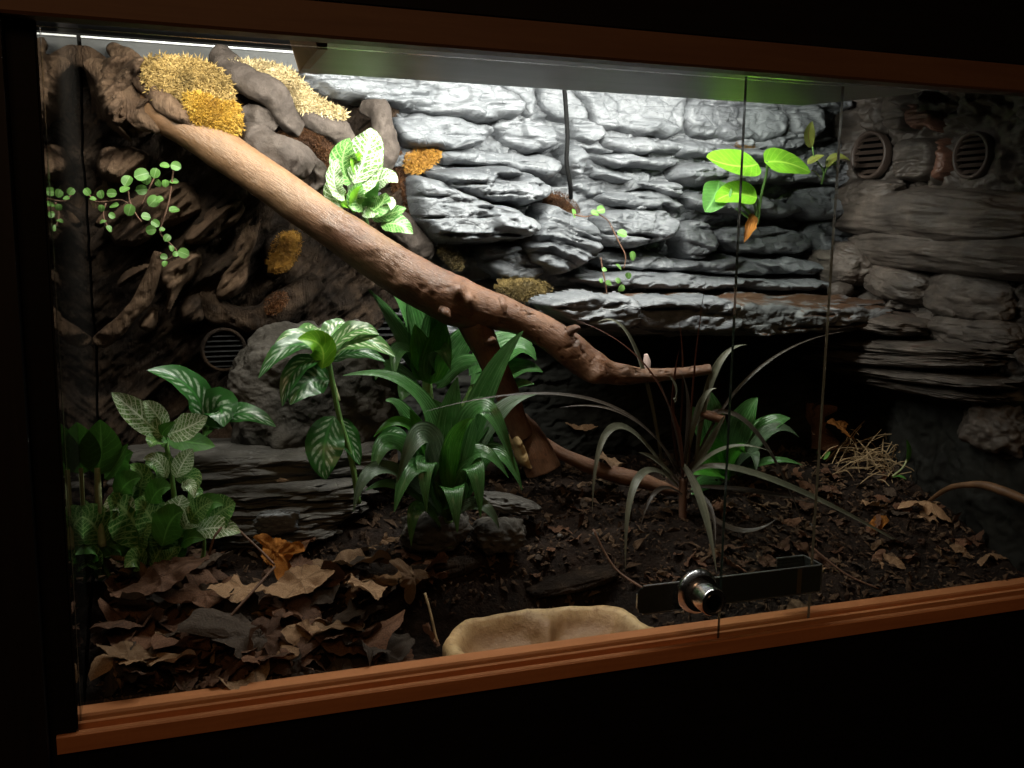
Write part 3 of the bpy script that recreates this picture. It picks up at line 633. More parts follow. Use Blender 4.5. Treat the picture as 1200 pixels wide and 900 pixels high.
clay([(186, 296, .325), (178, 322, .33), (163, 350, .335), (146, 372, .34), (117, 401, .355)], [5, 8, 9, 9, 8], 9, "bark", "root", amp=.3)
clay([(86, 60, .4), (108, 74, .385), (126, 110, .375), (120, 160, .38)], [10, 14, 16, 13], 10, "bark", "root", amp=.3)
clay([(236, 340, .38), (262, 366, .375), (300, 372, .37), (340, 352, .37), (370, 330, .375)], [14, 16, 17, 16, 14], 11, "dark_bark", "root", amp=.35)

# ------------------------------------------------------------------ moss clumps
def moss(poly, Y, thick, n, ln, mat, label, seed, name="moss_clump"):
    n = int(n * 2.0); ln *= .45; thick *= .45
    rs = np.random.RandomState(seed); po = smoothpoly([(P(a, b, Y)[0], P(a, b, Y)[2]) for a, b in poly], 2); a = np.array(po)
    V = []; F = []; U = []
    hv, hf = relief(poly, Y + .006, thick * .75, seed, 'clay', .003, rnd=.02); V += [tuple(v) for v in hv]; F += [tuple(f) for f in hf]; U += [(.5, .2)] * len(hv)
    pts = []
    while len(pts) < n:
        c = rs.uniform(a.min(0), a.max(0), (n, 2)); d = polydist(c[:, 0], c[:, 1], po); pts += [(c[i][0], c[i][1], d[i]) for i in range(n) if d[i] > -.0005]
    for x, z, d in pts[:n]:
        t = min(1, d / .02); y = Y + .006 - thick * .75 * math.sqrt(max(0, 1 - (1 - t) ** 2)) - rs.rand() * ln * .35; o = Vector((x, y, z))
        dr = Vector((rs.normal(0, .9), -1 * abs(rs.normal(.25, .35)), rs.normal(.1, .8))).normalized(); q = dr.orthogonal().normalized(); q.rotate(Matrix.Rotation(rs.rand() * 6.28, 3, dr)); L = ln * rs.uniform(.5, 1.2); wd = ln * .1
        b = Vector((rs.normal(0, .35), rs.normal(0, .35), rs.normal(0, .35))) * L * .6; k = len(V)
        V += [tuple(o + q * wd), tuple(o - q * wd), tuple(o + dr * L * .55 + q * wd * 1.1 + b * .4), tuple(o + dr * L * .55 - q * wd * 1.1 + b * .4), tuple(o + dr * L + b)]
        F += [(k, k + 1, k + 3, k + 2), (k + 2, k + 3, k + 4)]; U += [(0, .2), (0, .3), (.5, .2), (.5, .3), (1, .25)]
        if rs.rand() < .6:
            m2 = o + dr * L * .5; d2 = (dr + Vector(rs.normal(0, .8, 3).tolist())).normalized(); V += [tuple(m2 + q * wd * .7), tuple(m2 - q * wd * .7), tuple(m2 + d2 * L * .55)]; F += [(k + 5, k + 6, k + 7)]; U += [(0, .2), (0, .3), (1, .25)]
    mesh(name, V, F, mat, smooth=False, uv=U, label=label, cat="moss")
moss([(162, 72), (185, 63), (225, 66), (256, 78), (272, 96), (276, 118), (262, 130), (235, 108), (214, 106), (212, 124), (192, 128), (172, 106)], .30, .02, 2600, .011, "ochre_moss", "dull yellow moss clump at the upper left above the golden one", 1)
moss([(212, 108), (238, 107), (264, 122), (278, 116), (287, 150), (272, 162), (246, 154), (222, 142)], .283, .018, 2200, .009, "gold_moss", "bright golden moss clump lying on the upper end of the thick branch", 2)
moss([(268, 70), (300, 70), (338, 78), (356, 98), (376, 118), (404, 128), (406, 142), (376, 136), (344, 128), (336, 108), (318, 94), (290, 82)], .33, .016, 2200, .0125, "cream_moss", "pale cream spiky moss strip beside the left end of the hood", 3)
moss([(318, 150), (350, 146), (380, 158), (400, 182), (398, 202), (384, 206), (374, 178), (350, 170), (326, 164)], .335, .018, 1500, .007, "rust_moss", "rust brown moss patch between the clay roots left of the veined plant", 4)
moss([(474, 178), (512, 172), (520, 180), (510, 194), (490, 206), (474, 200)], .365, .012, 800, .008, "amber_moss", "amber moss tuft left of the big grey rocks", 5)
moss([(456, 168), (474, 176), (476, 210), (484, 250), (492, 270), (474, 262), (462, 230), (456, 200)], .372, .014, 1100, .007, "rust_moss", "rust brown moss strip running down beside the big grey rocks", 6)
moss([(642, 222), (664, 226), (680, 240), (682, 252), (660, 250), (644, 240)], .36, .012, 700, .006, "rust_moss", "small rust moss tuft below the hanging black cable", 7)
moss([(322, 276), (342, 268), (356, 276), (352, 300), (338, 318), (318, 322), (314, 306)], .335, .014, 1000, .006, "amber_moss", "amber moss patch on the dark bark under the thick branch", 8)
moss([(512, 288), (530, 286), (546, 302), (544, 320), (526, 312)], .35, .01, 500, .006, "olive_moss", "small olive moss tuft just above the middle of the thick branch", 9)
moss([(580, 330), (620, 324), (652, 334), (646, 352), (610, 356), (588, 348)], .34, .014, 1100, .006, "olive_moss", "olive moss mat at the left end of the rock ledge", 10)
moss([(308, 352), (330, 340), (342, 348), (330, 366), (314, 372)], .345, .01, 500, .006, "rust_moss", "small rust moss tuft low on the bark above the boulder", 11)
moss([(862, 166), (888, 164), (886, 176), (866, 176)], .365, .008, 350, .005, "amber_moss", "tiny amber moss tuft on the rock above the bright green leaves", 12)

# ------------------------------------------------------------------ branches
bp = [(140, 92, .385, 18), (158, 112, .36, 22), (185, 130, .325, 25), (230, 155, .305, 26), (275, 186, .29, 27), (320, 217, .275, 27), (368, 251, .26, 28), (425, 290, .25, 30), (480, 325, .245, 32), (532, 352, .24, 33), (578, 364, .235, 25), (613, 376, .23, 21), (642, 391, .225, 21.5), (667, 409, .22, 23), (692, 428, .215, 22), (722, 438, .21, 15), (762, 440, .205, 9.5), (800, 437, .2, 7.5), (832, 433, .195, 7.2)]
big = thing("forked_branch", "thick reddish brown forked branch slanting down across the tank", "branch", P(600, 500, .25))
w3 = [P(a, b, y) for a, b, y, r in bp]; kn = [(P(536, 340, .215), .009, .009), (P(550, 352, .215), .007, .006), (P(300, 215, .25), .003, .006), (P(440, 290, .225), .003, .006), (P(470, 335, .22), .004, .007), (P(556, 392, .22), .005, .01), (P(700, 440, .2), .007, .01), (P(735, 432, .2), .003, .005), (P(672, 395, .2), .003, .008), (P(615, 362, .21), .003, .007), (P(690, 372, .2), .004, .008), (P(384, 262, .235), .0022, .005), (P(640, 410, .205), .0035, .01)]
V, F, U = tubegeo(w3, [q[3] * mpp(p) * .87 for q, p in zip(bp, w3)], 84, 18, 3, .1, kn, 26)
q = V * 95; cr = np.clip(ridged(q[:, 0], q[:, 1], q[:, 2], 8, 3) - .72, 0, 1); V[:, 1] += cr * .014 * np.clip((V[:, 0] - .2) / .1, .25, 1)
mesh("main_limb", V, F, "branch_bark", big, uv=U)
fp = [(538, 348, .245, 22), (556, 380, .243, 21), (575, 420, .243, 18), (592, 455, .245, 16), (602, 485, .247, 15.5), (612, 510, .25, 15)]
w3 = [P(a, b, y) for a, b, y, r in fp]; V, F, U = tubegeo(w3, [q[3] * mpp(p) * .88 for q, p in zip(fp, w3)], 40, 14, 5, .12, [(P(572, 402, .225), .003, .006), (P(560, 385, .225), .003, .008)], 30)
mesh("side_limb", V, F, "branch_bark", big, uv=U)
for i, (a, b) in enumerate([((540, 345, .222), (552, 356, .212)), ((520, 362, .222), (527, 372, .213)), ((586, 352, .225), (592, 366, .214)), ((667, 388, .206), (680, 384, .198)), ((570, 400, .228), (582, 398, .22))]):
    a = P(*a); b = P(*b); V, F, U = tubegeo([a, (a + b) / 2 + Vector((0, -.001, .001)), b], [.006, .004, .0012], 12, 5, i, .5, fx=120); mesh("bark_scar", V, F, "branch_bark", big, uv=U)
st = thing("cut_branch", "short sawn branch stub with a pale split side standing on the soil", "branch stub", P(630, 558, .27))
sp_ = [(606, 492, .262, 13), (618, 510, .258, 17), (628, 530, .254, 20), (637, 552, .25, 21)]
w3 = [P(a, b, y) for a, b, y, r in sp_]; V, F, U = tubegeo(w3, [q[3] * mpp(p) for q, p in zip(sp_, w3)], 36, 10, 15, .1, (), 30)
mesh("limb", V, F, "branch_bark", st, uv=U)
V, F = relief([(600, 514), (607, 506), (616, 524), (628, 548), (622, 554), (610, 536)], .236, .006, 77, 'bark', .001, rnd=.006, sink=.02); mesh("split_face", V, F, "cut_wood", st)
tr_ = [(634, 518, .275, 8), (655, 530, .27, 7.5), (690, 546, .262, 9), (722, 556, .256, 10), (752, 563, .25, 9), (778, 572, .243, 7), (797, 577, .238, 3)]
w3 = [P(a, b, y) for a, b, y, r in tr_]; V, F, U = tubegeo(w3, [q[3] * mpp(p) for q, p in zip(tr_, w3)], 24, 8, 25, .16, (), 40)
mesh("fallen_branch", V, F, "branch_bark", uv=U, label="thin brown branch lying on the soil right of the sawn stub", cat="branch")
w3 = [P(820, 484, .2), P(835, 488, .195), P(848, 492, .19)]; V, F, U = tubegeo(w3, [.0045, .0055, .005], 16, 6, 5, .1); mesh("twig", V, F, "branch_bark", uv=U, label="short reddish twig crossing behind the front glass edge above the green plant", cat="twig")
w3 = [P(757, 438, .24), P(758, 425, .24), P(757, 415, .24)]; V, F, U = tubegeo(w3, [.0048, .0045, .0022], 12, 5, 6, .08); mesh("dry_stub", V, F, "pink_stub", uv=U, label="small pale pinkish dry stub behind the end of the thick branch", cat="stub")

# cable
w3 = [P(661, 98, .33), P(663, 125, .335), P(665, 160, .33), P(664, 190, .33), P(668, 215, .335), (*P(669, 232, .35),)]; V, F, U = tubegeo(w3, [.0026] * 6, 12, 8); mesh("cable", V, F, "black_rubber", label="thin black cable hanging from the hood over the grey rocks", cat="cable")

# ------------------------------------------------------------------ loose rocks
def rockthing(c, r, mat, label, name="rock", **k):
    V, F = blob(c, r, **k); return mesh(name, V, F, mat, label=label, cat="rock")
rockthing(P(372, 462, .325), (.088, .055, .078), "boulder_rock", "large rough round boulder behind the tall striped plant", "boulder", e=2.6, amp=.2, seed=3, n=110, ch=.09, strata=.05, sf=5)
rockthing(P(300, 540, .305), (.135, .05, .021), "slate_rock", "broad rounded slate block on top of the stacked slates", "slate", e=3.6, amp=.16, seed=4, n=56, ch=.05, strata=.05, sf=2, fx=3.5)
rockthing(P(330, 572, .275), (.085, .045, .011), "slate_rock", "thin slate under the broad slate block, second of its stack", "slate", e=4, amp=.18, seed=5, n=46, ch=.06, strata=.1, sf=3, fx=3.5)
rockthing(P(325, 594, .268), (.082, .045, .011), "slate_rock", "slate third from the top of its stack, above the grey chip", "slate", e=4, amp=.18, seed=16, n=46, ch=.06, strata=.1, sf=3, fx=3.5)
rockthing(P(318, 616, .255), (.062, .04, .013), "slate_rock", "lowest slate of the stack, just above the dry leaves", "slate", e=3.5, amp=.2, seed=7, n=46, ch=.1, strata=.1, sf=3, fx=3.5)
rockthing(P(325, 612, .205), (.02, .006, .014), "grey_rock", "small grey rock chip leaning on the lowest slate", "rock_chip", e=3, amp=.2, seed=8, rx=.5, n=20, ch=.15)
rockthing(P(597, 590, .22), (.034, .02, .009), "slate_rock", "flat greenish stone lying left of the sawn stub", "stone", e=2.6, ry=.25, amp=.2, seed=9, n=30, ch=.1)
rockthing(P(585, 626, .19), (.028, .02, .018), "boulder_rock", "dark stone in the shade above the water dish", "stone", e=2.6, amp=.2, seed=10, n=30, ch=.1)
rockthing(P(510, 620, .2), (.035, .02, .022), "boulder_rock", "dark stone under the front green plant", "stone", e=2.6, amp=.2, seed=11, n=30, ch=.1)
rockthing(floorpt(510, 676) + Vector((0, 0, .006)), (.05, .012, .010), "dark_bark", "dark log end lying right of the upright dry leaf", "wood_piece", e=2.6, ry=-.12, amp=.15, seed=12, n=30)
rockthing(floorpt(672, 684) + Vector((0, 0, .004)), (.05, .022, .008), "dark_bark", "flat dark bark piece lying behind the water dish", "wood_piece", e=2.6, ry=-.12, amp=.15, seed=13, n=30)
rockthing(P(985, 340, .33), (.017, .013, .011), "side_rock", "small round stone on the soil of the ledge by the rear glass edge", "pebble", e=2.4, amp=.12, seed=14, n=22)
rs = np.random.RandomState(5)
for i in range(18):
    x = rs.uniform(.1, .93); y = rs.uniform(.05, .3); r = rs.uniform(.0015, .0038)
    if abs(x - .404) < .13 and y < .15: y += .12
    V, F = blob((x, y, float(soilz(x, y)) + r * .5), (r * 1.3, r, r * .8), n=7, amp=.3, seed=i, rz=rs.rand() * 3)
    mesh("pebble", V, F, "slate_rock" if i % 3 else "side_rock", label="tiny %s pebble on the %s soil %s" % ("grey" if i % 3 else "brownish", "left" if x < .3 else "middle" if x < .62 else "right", "near the front rail" if y < .12 else "halfway back" if y < .2 else "near the back"), cat="pebble", group="pebbles on the soil")

V = []; F = []; rs = np.random.RandomState(15)
for i in range(7000):
    x = rs.uniform(.01, .95); y = rs.uniform(.04, .36)
    if abs(x - .404) < .125 and y < .145: continue
    z = float(soilz(x, y)) + .003 + rs.uniform(0, .003); L = rs.gamma(2, .0012) + .0008; W_ = L * rs.uniform(.25, .7); n = len(V); R_ = np.array(Euler((rs.normal(0, .5), rs.normal(0, .5), rs.rand() * 6.28)).to_matrix())
    q = np.array([(-L, -W_, 0), (L * rs.uniform(.5, 1), -W_ * rs.rand(), .0003), (L, W_ * rs.rand(), 0), (-L * rs.rand(), W_, .0005), (0, 0, L * .5)]) @ R_.T + (x, y, z); V += q.tolist(); F += [(n, n + 1, n + 4), (n + 1, n + 2, n + 4), (n + 2, n + 3, n + 4), (n + 3, n, n + 4)]
mesh("soil_debris", V, F, "bark", smooth=False, label="brown wood crumbs and bark bits strewn over the soil", cat="debris", kind="stuff")

# ------------------------------------------------------------------ water dish
dc = Vector((.404, .074, -.041)); nA = 96; rings = [(.80, 0), (.95, .006), (1.0, .018), (1.0, .028), (.97, .0335), (.92, .034), (.87, .031), (.82, .022), (.72, .014), (.5, .009), (.25, .007), (.01, .0065)]
V = []
for k, (rr, z) in enumerate(rings):
    for j in range(nA):
        a = 2 * math.pi * j / nA; c, s = math.cos(a), math.sin(a); e = (abs(c) ** 2.6 + abs(s) ** 2.6) ** (-1 / 2.6)
        wob = 1 + .05 * float(vn(c * 2 + 5, s * 2, 0, 3)) + .02 * float(vn(c * 6, s * 6, 1, 4))
        x = .104 * rr * e * c * wob; y = .060 * rr * e * s * wob
        zz = z * (1.06 + .07 * float(vn(c * 1.8, s * 1.8, 0, 9)) + .05 * float(vn(c * 5, s * 5, 2, 9))) * (1 - .05 * c)
        if .4 < rr < .9 and k > 6: g_ = math.exp(-((a - 1.45) / .16) ** 2); y *= 1 - .4 * g_; zz += (.011 if rr < .85 else .003) * g_
        x2 = x * math.cos(.06) - y * math.sin(.06); y2 = x * math.sin(.06) + y * math.cos(.06); V.append((dc[0] + x2, dc[1] + y2 * 1.0, dc[2] + zz))
V = np.array(V); V[:, 2] += .0012 * fbm(V[:, 0] * 120, V[:, 1] * 120, V[:, 2] * 80, 2, 4); V[:, 1] = np.maximum(V[:, 1], .0305)
mesh("water_dish", V, [f for f in gridfaces(len(rings), nA, True)], "dish_stone", uv=[(k_ / (len(rings) - 1), j_ / nA) for k_ in range(len(rings)) for j_ in range(nA)], label="shallow tan stone-look water dish against the lower front glass", cat="water dish", org=(dc[0], dc[1], dc[2]))

# ------------------------------------------------------------------ leaves and plants
def leafgeo(a, b, c, w, face=(-.1, -.6, .8), prof='oval', fold=.25, wave=.0, nu=14, nv=7, seed=0, twist=0):
    a, b, c = Vector(a), Vector(b), Vector(c); ctl = 2 * b - .5 * (a + c); V = []; U = []; face = Vector(face).normalized()
    for i in range(nu):
        u = i / (nu - 1); p = a * (1 - u) ** 2 + ctl * 2 * u * (1 - u) + c * u * u; T = ((ctl - a) * (1 - u) + (c - ctl) * u)
        if T.length < 1e-7: T = c - a
        T.normalize(); s = T.cross(face)
        if s.length < 1e-3: s = T.orthogonal()
        s.normalize()
        if twist: s.rotate(Matrix.Rotation(twist * u, 3, T))
        n = s.cross(T).normalized()
        if prof == 'oval': wd = math.sin(math.pi * min(1, u ** .8)) ** .75 if u < 1 else 0
        elif prof == 'round': wd = math.sqrt(max(0, 1 - (2 * u - 1) ** 2))
        elif prof == 'lance': wd = (math.sin(math.pi * u ** .62) ** .8) if 0 < u < 1 else 0
        elif prof == 'heart': wd = math.sqrt(max(0, 1 - ((u - .32) / (.32 if u < .32 else .68)) ** 2)) ** (1 if u < .32 else 1.25)
        elif prof == 'blade': wd = min(1, .55 + u * 1.2) * min(1, (1 - u) * 2.2) ** .8
        else: wd = 1
        wd = max(wd, .04)
        for j in range(nv):
            v = -1 + 2 * j / (nv - 1); off = fold * abs(v) ** 1.3 * wd * w * .5 - fold * .25 * w * wd
            off += wave * w * math.sin(u * 17 + seed + (2 if v > 0 else 0)) * abs(v) * wd
            V.append(tuple(p + s * (v * wd * w * .5) + n * off)); U.append((u, (v + 1) / 2))
    return V, gridfaces(nu, nv), U
def pt(q): return P(*q) if isinstance(q, tuple) else q
def leaf(parent, a, b, c, w, mat, label=None, name="leaf", **k):
    V, F, U = leafgeo(pt(a), pt(b), pt(c), w, **k); return mesh(name, V, F, mat, parent, uv=U, label=label)
def stem(parent, pts, r0, r1, mat="stem_green", name="stem", nseg=8):
    w3 = [pt(q) for q in pts]; n = len(w3); V, F, U = tubegeo(w3, [r0 + (r1 - r0) * i / (n - 1) for i in range(n)], nseg, 5, 2, .1); return mesh(name, V, F, mat, parent, uv=U)

# tall striped plant in front of the boulder
t = thing("striped_plant", "tall plant with silver striped drooping leaves before the boulder", "plant", P(418, 600, .22))
stem(t, [(420, 590, .225), (412, 540, .222), (398, 490, .22), (388, 440, .22), (382, 405, .22)], .003, .0026)
stem(t, [(382, 400, .22), (384, 430, .222), (396, 470, .222)], .0036, .003, "stem_pale")
SP, SL = "silver_pale_leaf", "silver_leaf"
y = .215
for a, b, c, w, m, k in [((384, 415, y), (412, 388, .2), (444, 392, .19), .026, SP, {}), ((386, 420, y), (420, 398, .19), (463, 418, .18), .030, SP, {}), ((388, 424, y), (418, 412, .205), (452, 424, .2), .02, SL, {}),
  ((380, 412, y), (342, 404, .2), (303, 443, .19), .024, SL, {}), ((380, 410, y), (350, 392, .215), (320, 408, .21), .018, SP, {}), ((380, 414, y), (366, 388, .235), (372, 384, .25), .03, SP, {}),
  ((378, 420, y), (347, 432, .2), (331, 476, .19), .022, SL, {}), ((386, 446, y), (362, 446, .2), (340, 474, .19), .036, SL, dict(face=(-.1, -.9, .4))),
  ((392, 488, .218), (380, 524, .2), (382, 562, .192), .038, SL, dict(face=(-.1, -1, .1), fold=.1)), ((398, 490, .225), (410, 515, .222), (422, 545, .22), .022, SL, dict(face=(.3, -1, .1))),
  ((382, 408, y), (394, 384, .23), (405, 380, .235), .026, SP, {})]:
    leaf(t, a, b, c, w, m, wave=.05, **k)
leaf(t, (377, 432, .21), (375, 404, .2), (349, 397, .195), .027, "lime_leaf", "bright plain green young leaf", face=(-.2, -1, .5))
# two striped leaves group at left
t = thing("striped_plant", "low plant with three silver spotted dark leaves at the left", "plant", P(242, 520, .26))
stem(t, [(240, 520, .26), (240, 505, .255), (238, 490, .25)], .003, .002)
leaf(t, (239, 493, .25), (222, 452, .235), (173, 434, .22), .034, SL, wave=.04, face=(.1, -.7, .7)); leaf(t, (240, 498, .25), (256, 478, .235), (262, 500, .22), .042, SL, wave=.04, face=(0, -1, .5)); leaf(t, (246, 500, .25), (282, 484, .235), (323, 500, .22), .026, SL, wave=.04)
leaf(t, (236, 492, .252), (244, 500, .25), (238, 512, .25), .012, "soft_green_leaf")

# veined plants
def veined(t, lst, mats, y0, seed=0, wv=.05):
    rr = random.Random(seed)
    for q in lst:
        (ax, ay), (bx_, by_), (cx, cy), w = q[:4]; m = q[4] if len(q) > 4 else mats[rr.randrange(len(mats))]; dy = rr.uniform(-.012, .012)
        leaf(t, (ax, ay, y0 + dy), (bx_, by_, y0 - .012 + dy), (cx, cy, y0 - .018 + dy), w, m, wave=wv, face=(rr.uniform(-.3, .3), -.9, .6), fold=.2, nu=12)
FP, FI = "fittonia_pale_leaf", "fittonia_leaf"
t = thing("veined_plant", "pale white veined leafy plant on the rock wall above the branch", "plant", P(430, 270, .31))
stem(t, [(432, 275, .32), (425, 240, .31), (420, 200, .305)], .003, .002)
veined(t, [((415, 215), (430, 175), (434, 150), .036, FP), ((412, 215), (402, 190), (410, 162), .032, FI), ((408, 225), (428, 205), (448, 178), .036, FP), ((404, 235), (392, 212), (396, 186), .022, FP), ((402, 245), (392, 225), (396, 204), .024, FP), ((430, 225), (450, 208), (466, 214), .024, FP),
  ((420, 240), (432, 222), (442, 208), .026, "soft_green_leaf"), ((425, 245), (418, 232), (424, 214), .022, FI), ((416, 250), (418, 232), (424, 218), .018, "lime_leaf"), ((428, 250), (445, 240), (452, 226), .024, FI), ((424, 252), (440, 246), (450, 250), .02, FP), ((436, 256), (456, 250), (476, 244), .02, FI),
  ((446, 264), (465, 262), (484, 274), .024, FI), ((412, 240), (404, 236), (400, 226), .018, "lime_leaf"), ((430, 236), (446, 246), (460, 244), .014, FI), ((404, 240), (392, 236), (382, 226), .014, "lime_leaf"), ((440, 240), (456, 236), (458, 246), .014, FP), ((418, 205), (416, 190), (424, 180), .014, "lime_leaf")], [FP, FI], .30, 3)
t = thing("veined_plant", "tallest white veined plant at the left with two pale outstretched leaves", "plant", P(200, 640, .2))
stem(t, [(200, 640, .2), (205, 600, .195), (200, 550, .19), (193, 512, .185)], .003, .002)
veined(t, [((192, 512), (160, 484), (131, 460), .024, FP), ((194, 505), (182, 484), (168, 470), .018, FP), ((196, 508), (220, 500), (243, 488), .026, FP), ((196, 514), (225, 518), (252, 523), .022, "soft_green_leaf"), ((188, 512), (175, 500), (156, 494), .02, "soft_green_leaf"), ((196, 515), (190, 508), (205, 494), .016, "soft_green_leaf"), ((190, 520), (182, 516), (176, 524), .018, FI),
  ((206, 560), (216, 540), (226, 526), .018, FP), ((206, 562), (224, 560), (222, 582), .02, FI), ((200, 560), (186, 545), (170, 546), .026, FI), ((196, 560), (185, 540), (168, 538), .014, FP)], [FP, FI], .185, 4)
cl = [((172, 640), (150, 600), (126, 585), .05, FI), ((190, 640), (176, 604), (158, 586), .036, FI), ((200, 620), (208, 596), (214, 580), .026, FP), ((190, 640), (200, 610), (215, 600), .03, "soft_green_leaf"), ((178, 660), (196, 630), (205, 608), .032, FI), ((230, 620), (256, 600), (276, 590), .036, FI), ((225, 610), (244, 590), (262, 592), .02, "soft_green_leaf"), ((230, 622), (256, 618), (282, 624), .022, FP),
      ((222, 612), (234, 596), (250, 588), .022, FI), ((215, 620), (228, 604), (240, 602), .02, FP), ((160, 662), (150, 640), (128, 640), .032, "soft_green_leaf"), ((158, 650), (164, 628), (180, 616), .024, FI), ((150, 610), (140, 590), (120, 600), .022, FP), ((120, 640), (108, 612), (86, 605), .034, FI), ((130, 650), (110, 636), (92, 650), .034, "soft_green_leaf"), ((100, 620), (92, 598), (78, 592), .022, FI),
      ((165, 668), (160, 655), (146, 665), .022, FI), ((180, 665), (196, 655), (206, 640), .018, FI), ((140, 580), (150, 565), (165, 560), .022, "soft_green_leaf"), ((135, 560), (142, 540), (156, 530), .02, "soft_green_leaf"), ((160, 575), (166, 556), (150, 545), .018, FI), ((210, 640), (222, 630), (240, 632), .016, "soft_green_leaf"), ((112, 668), (104, 650), (88, 648), .02, FI), ((176, 590), (186, 574), (200, 572), .022, "soft_green_leaf"), ((215, 575), (222, 568), (228, 584), .012, FP)]
t = thing("veined_plant", "dense low mound of dark green white veined leaves at lower left", "plant", P(170, 690, .17))
for x in (120, 160, 200, 235): stem(t, [(160 + (x - 160) * .5, 690, .18), (x, 660, .17), (x + 4, 620, .165)], .0022, .0016)
veined(t, cl, [FI], .165, 5)
veined(t, [((a[0][0] + 6, a[0][1] + 14), (a[1][0] + 9, a[1][1] + 8), (a[2][0] + 4, a[2][1] + 12), a[3] * .9) for a in cl[::2]], [FI, "soft_green_leaf"], .19, 6)
t = thing("soft_leaved_plant", "plant with two upright plain oval green leaves at far left", "plant", P(105, 650, .15))
for sx, tx, ty in ((96, 86, 493), (116, 117, 492)):
    stem(t, [(sx + 4, 640, .15), (sx, 600, .15), (sx - 2, 548, .15)], .0036, .0025, "stem_pale"); leaf(t, (sx - 2, 556, .15), (sx - 5 if sx < 100 else sx + 2, 525, .145), (tx, ty, .14), .036, "soft_green_leaf", face=(0, -1, .15), fold=.15)
leaf(t, (122, 560, .15), (134, 545, .145), (150, 520, .14), .018, "soft_green_leaf"); leaf(t, (92, 560, .16), (84, 556, .16), (76, 566, .16), .016, "soft_green_leaf")

# broad ribbed-leaf plants
DB, DG, GL = "dracaena_bright_leaf", "dracaena_leaf", "grey_leaf"
t = thing("ribbon_leaved_plant", "bright green ribbon leaved plant behind the fork of the branch", "plant", P(505, 500, .3))
for a, b, c, w, m, k in [((492, 440, .30), (465, 385, .29), (431, 338, .275), .026, DG, {}), ((494, 440, .30), (478, 370, .30), (449, 334, .295), .016, DG, {}), ((500, 440, .30), (490, 370, .285), (471, 342, .275), .036, DG, dict(face=(.1, -1, .4))), ((506, 445, .30), (508, 385, .28), (516, 352, .27), .034, DG, dict(face=(.1, -1, .4))),
   ((498, 445, .295), (492, 410, .27), (486, 380, .26), .03, DB, dict(face=(0, -1, .4))), ((505, 450, .295), (512, 410, .27), (520, 372, .26), .036, DB, dict(face=(0, -1, .4))), ((495, 440, .29), (470, 408, .27), (462, 444, .25), .024, DG, {}), ((505, 440, .29), (515, 408, .26), (528, 434, .25), .024, DG, {}),
   ((510, 450, .3), (540, 400, .29), (556, 392, .285), .03, DG, dict(face=(.1, -1, .4))), ((512, 455, .3), (545, 425, .28), (575, 430, .27), .026, DG, {}), ((490, 450, .3), (455, 430, .29), (440, 445, .28), .024, DG, {}),
   ((552, 450, .3), (600, 408, .285), (628, 422, .275), .034, DG, {}), ((555, 460, .3), (600, 432, .285), (636, 436, .275), .034, DG, {}), ((550, 440, .305), (590, 398, .3), (624, 404, .29), .028, DG, {}), ((556, 470, .3), (596, 452, .285), (626, 450, .275), .022, DG, {}), ((495, 455, .29), (480, 452, .27), (470, 470, .26), .03, DG, {})]:
    leaf(t, a, b, c, w, m, prof='lance', wave=.03, **k)
stem(t, [(505, 510, .305), (502, 470, .3), (500, 440, .3)], .007, .005); stem(t, [(505, 500, .305), (540, 480, .305), (556, 450, .303)], .006, .004)
t = thing("ribbon_leaved_plant", "front ribbon leaved plant with arching grey green leaves in the middle", "plant", P(524, 640, .19))
stem(t, [(524, 640, .19), (524, 600, .19), (525, 560, .19)], .007, .006)
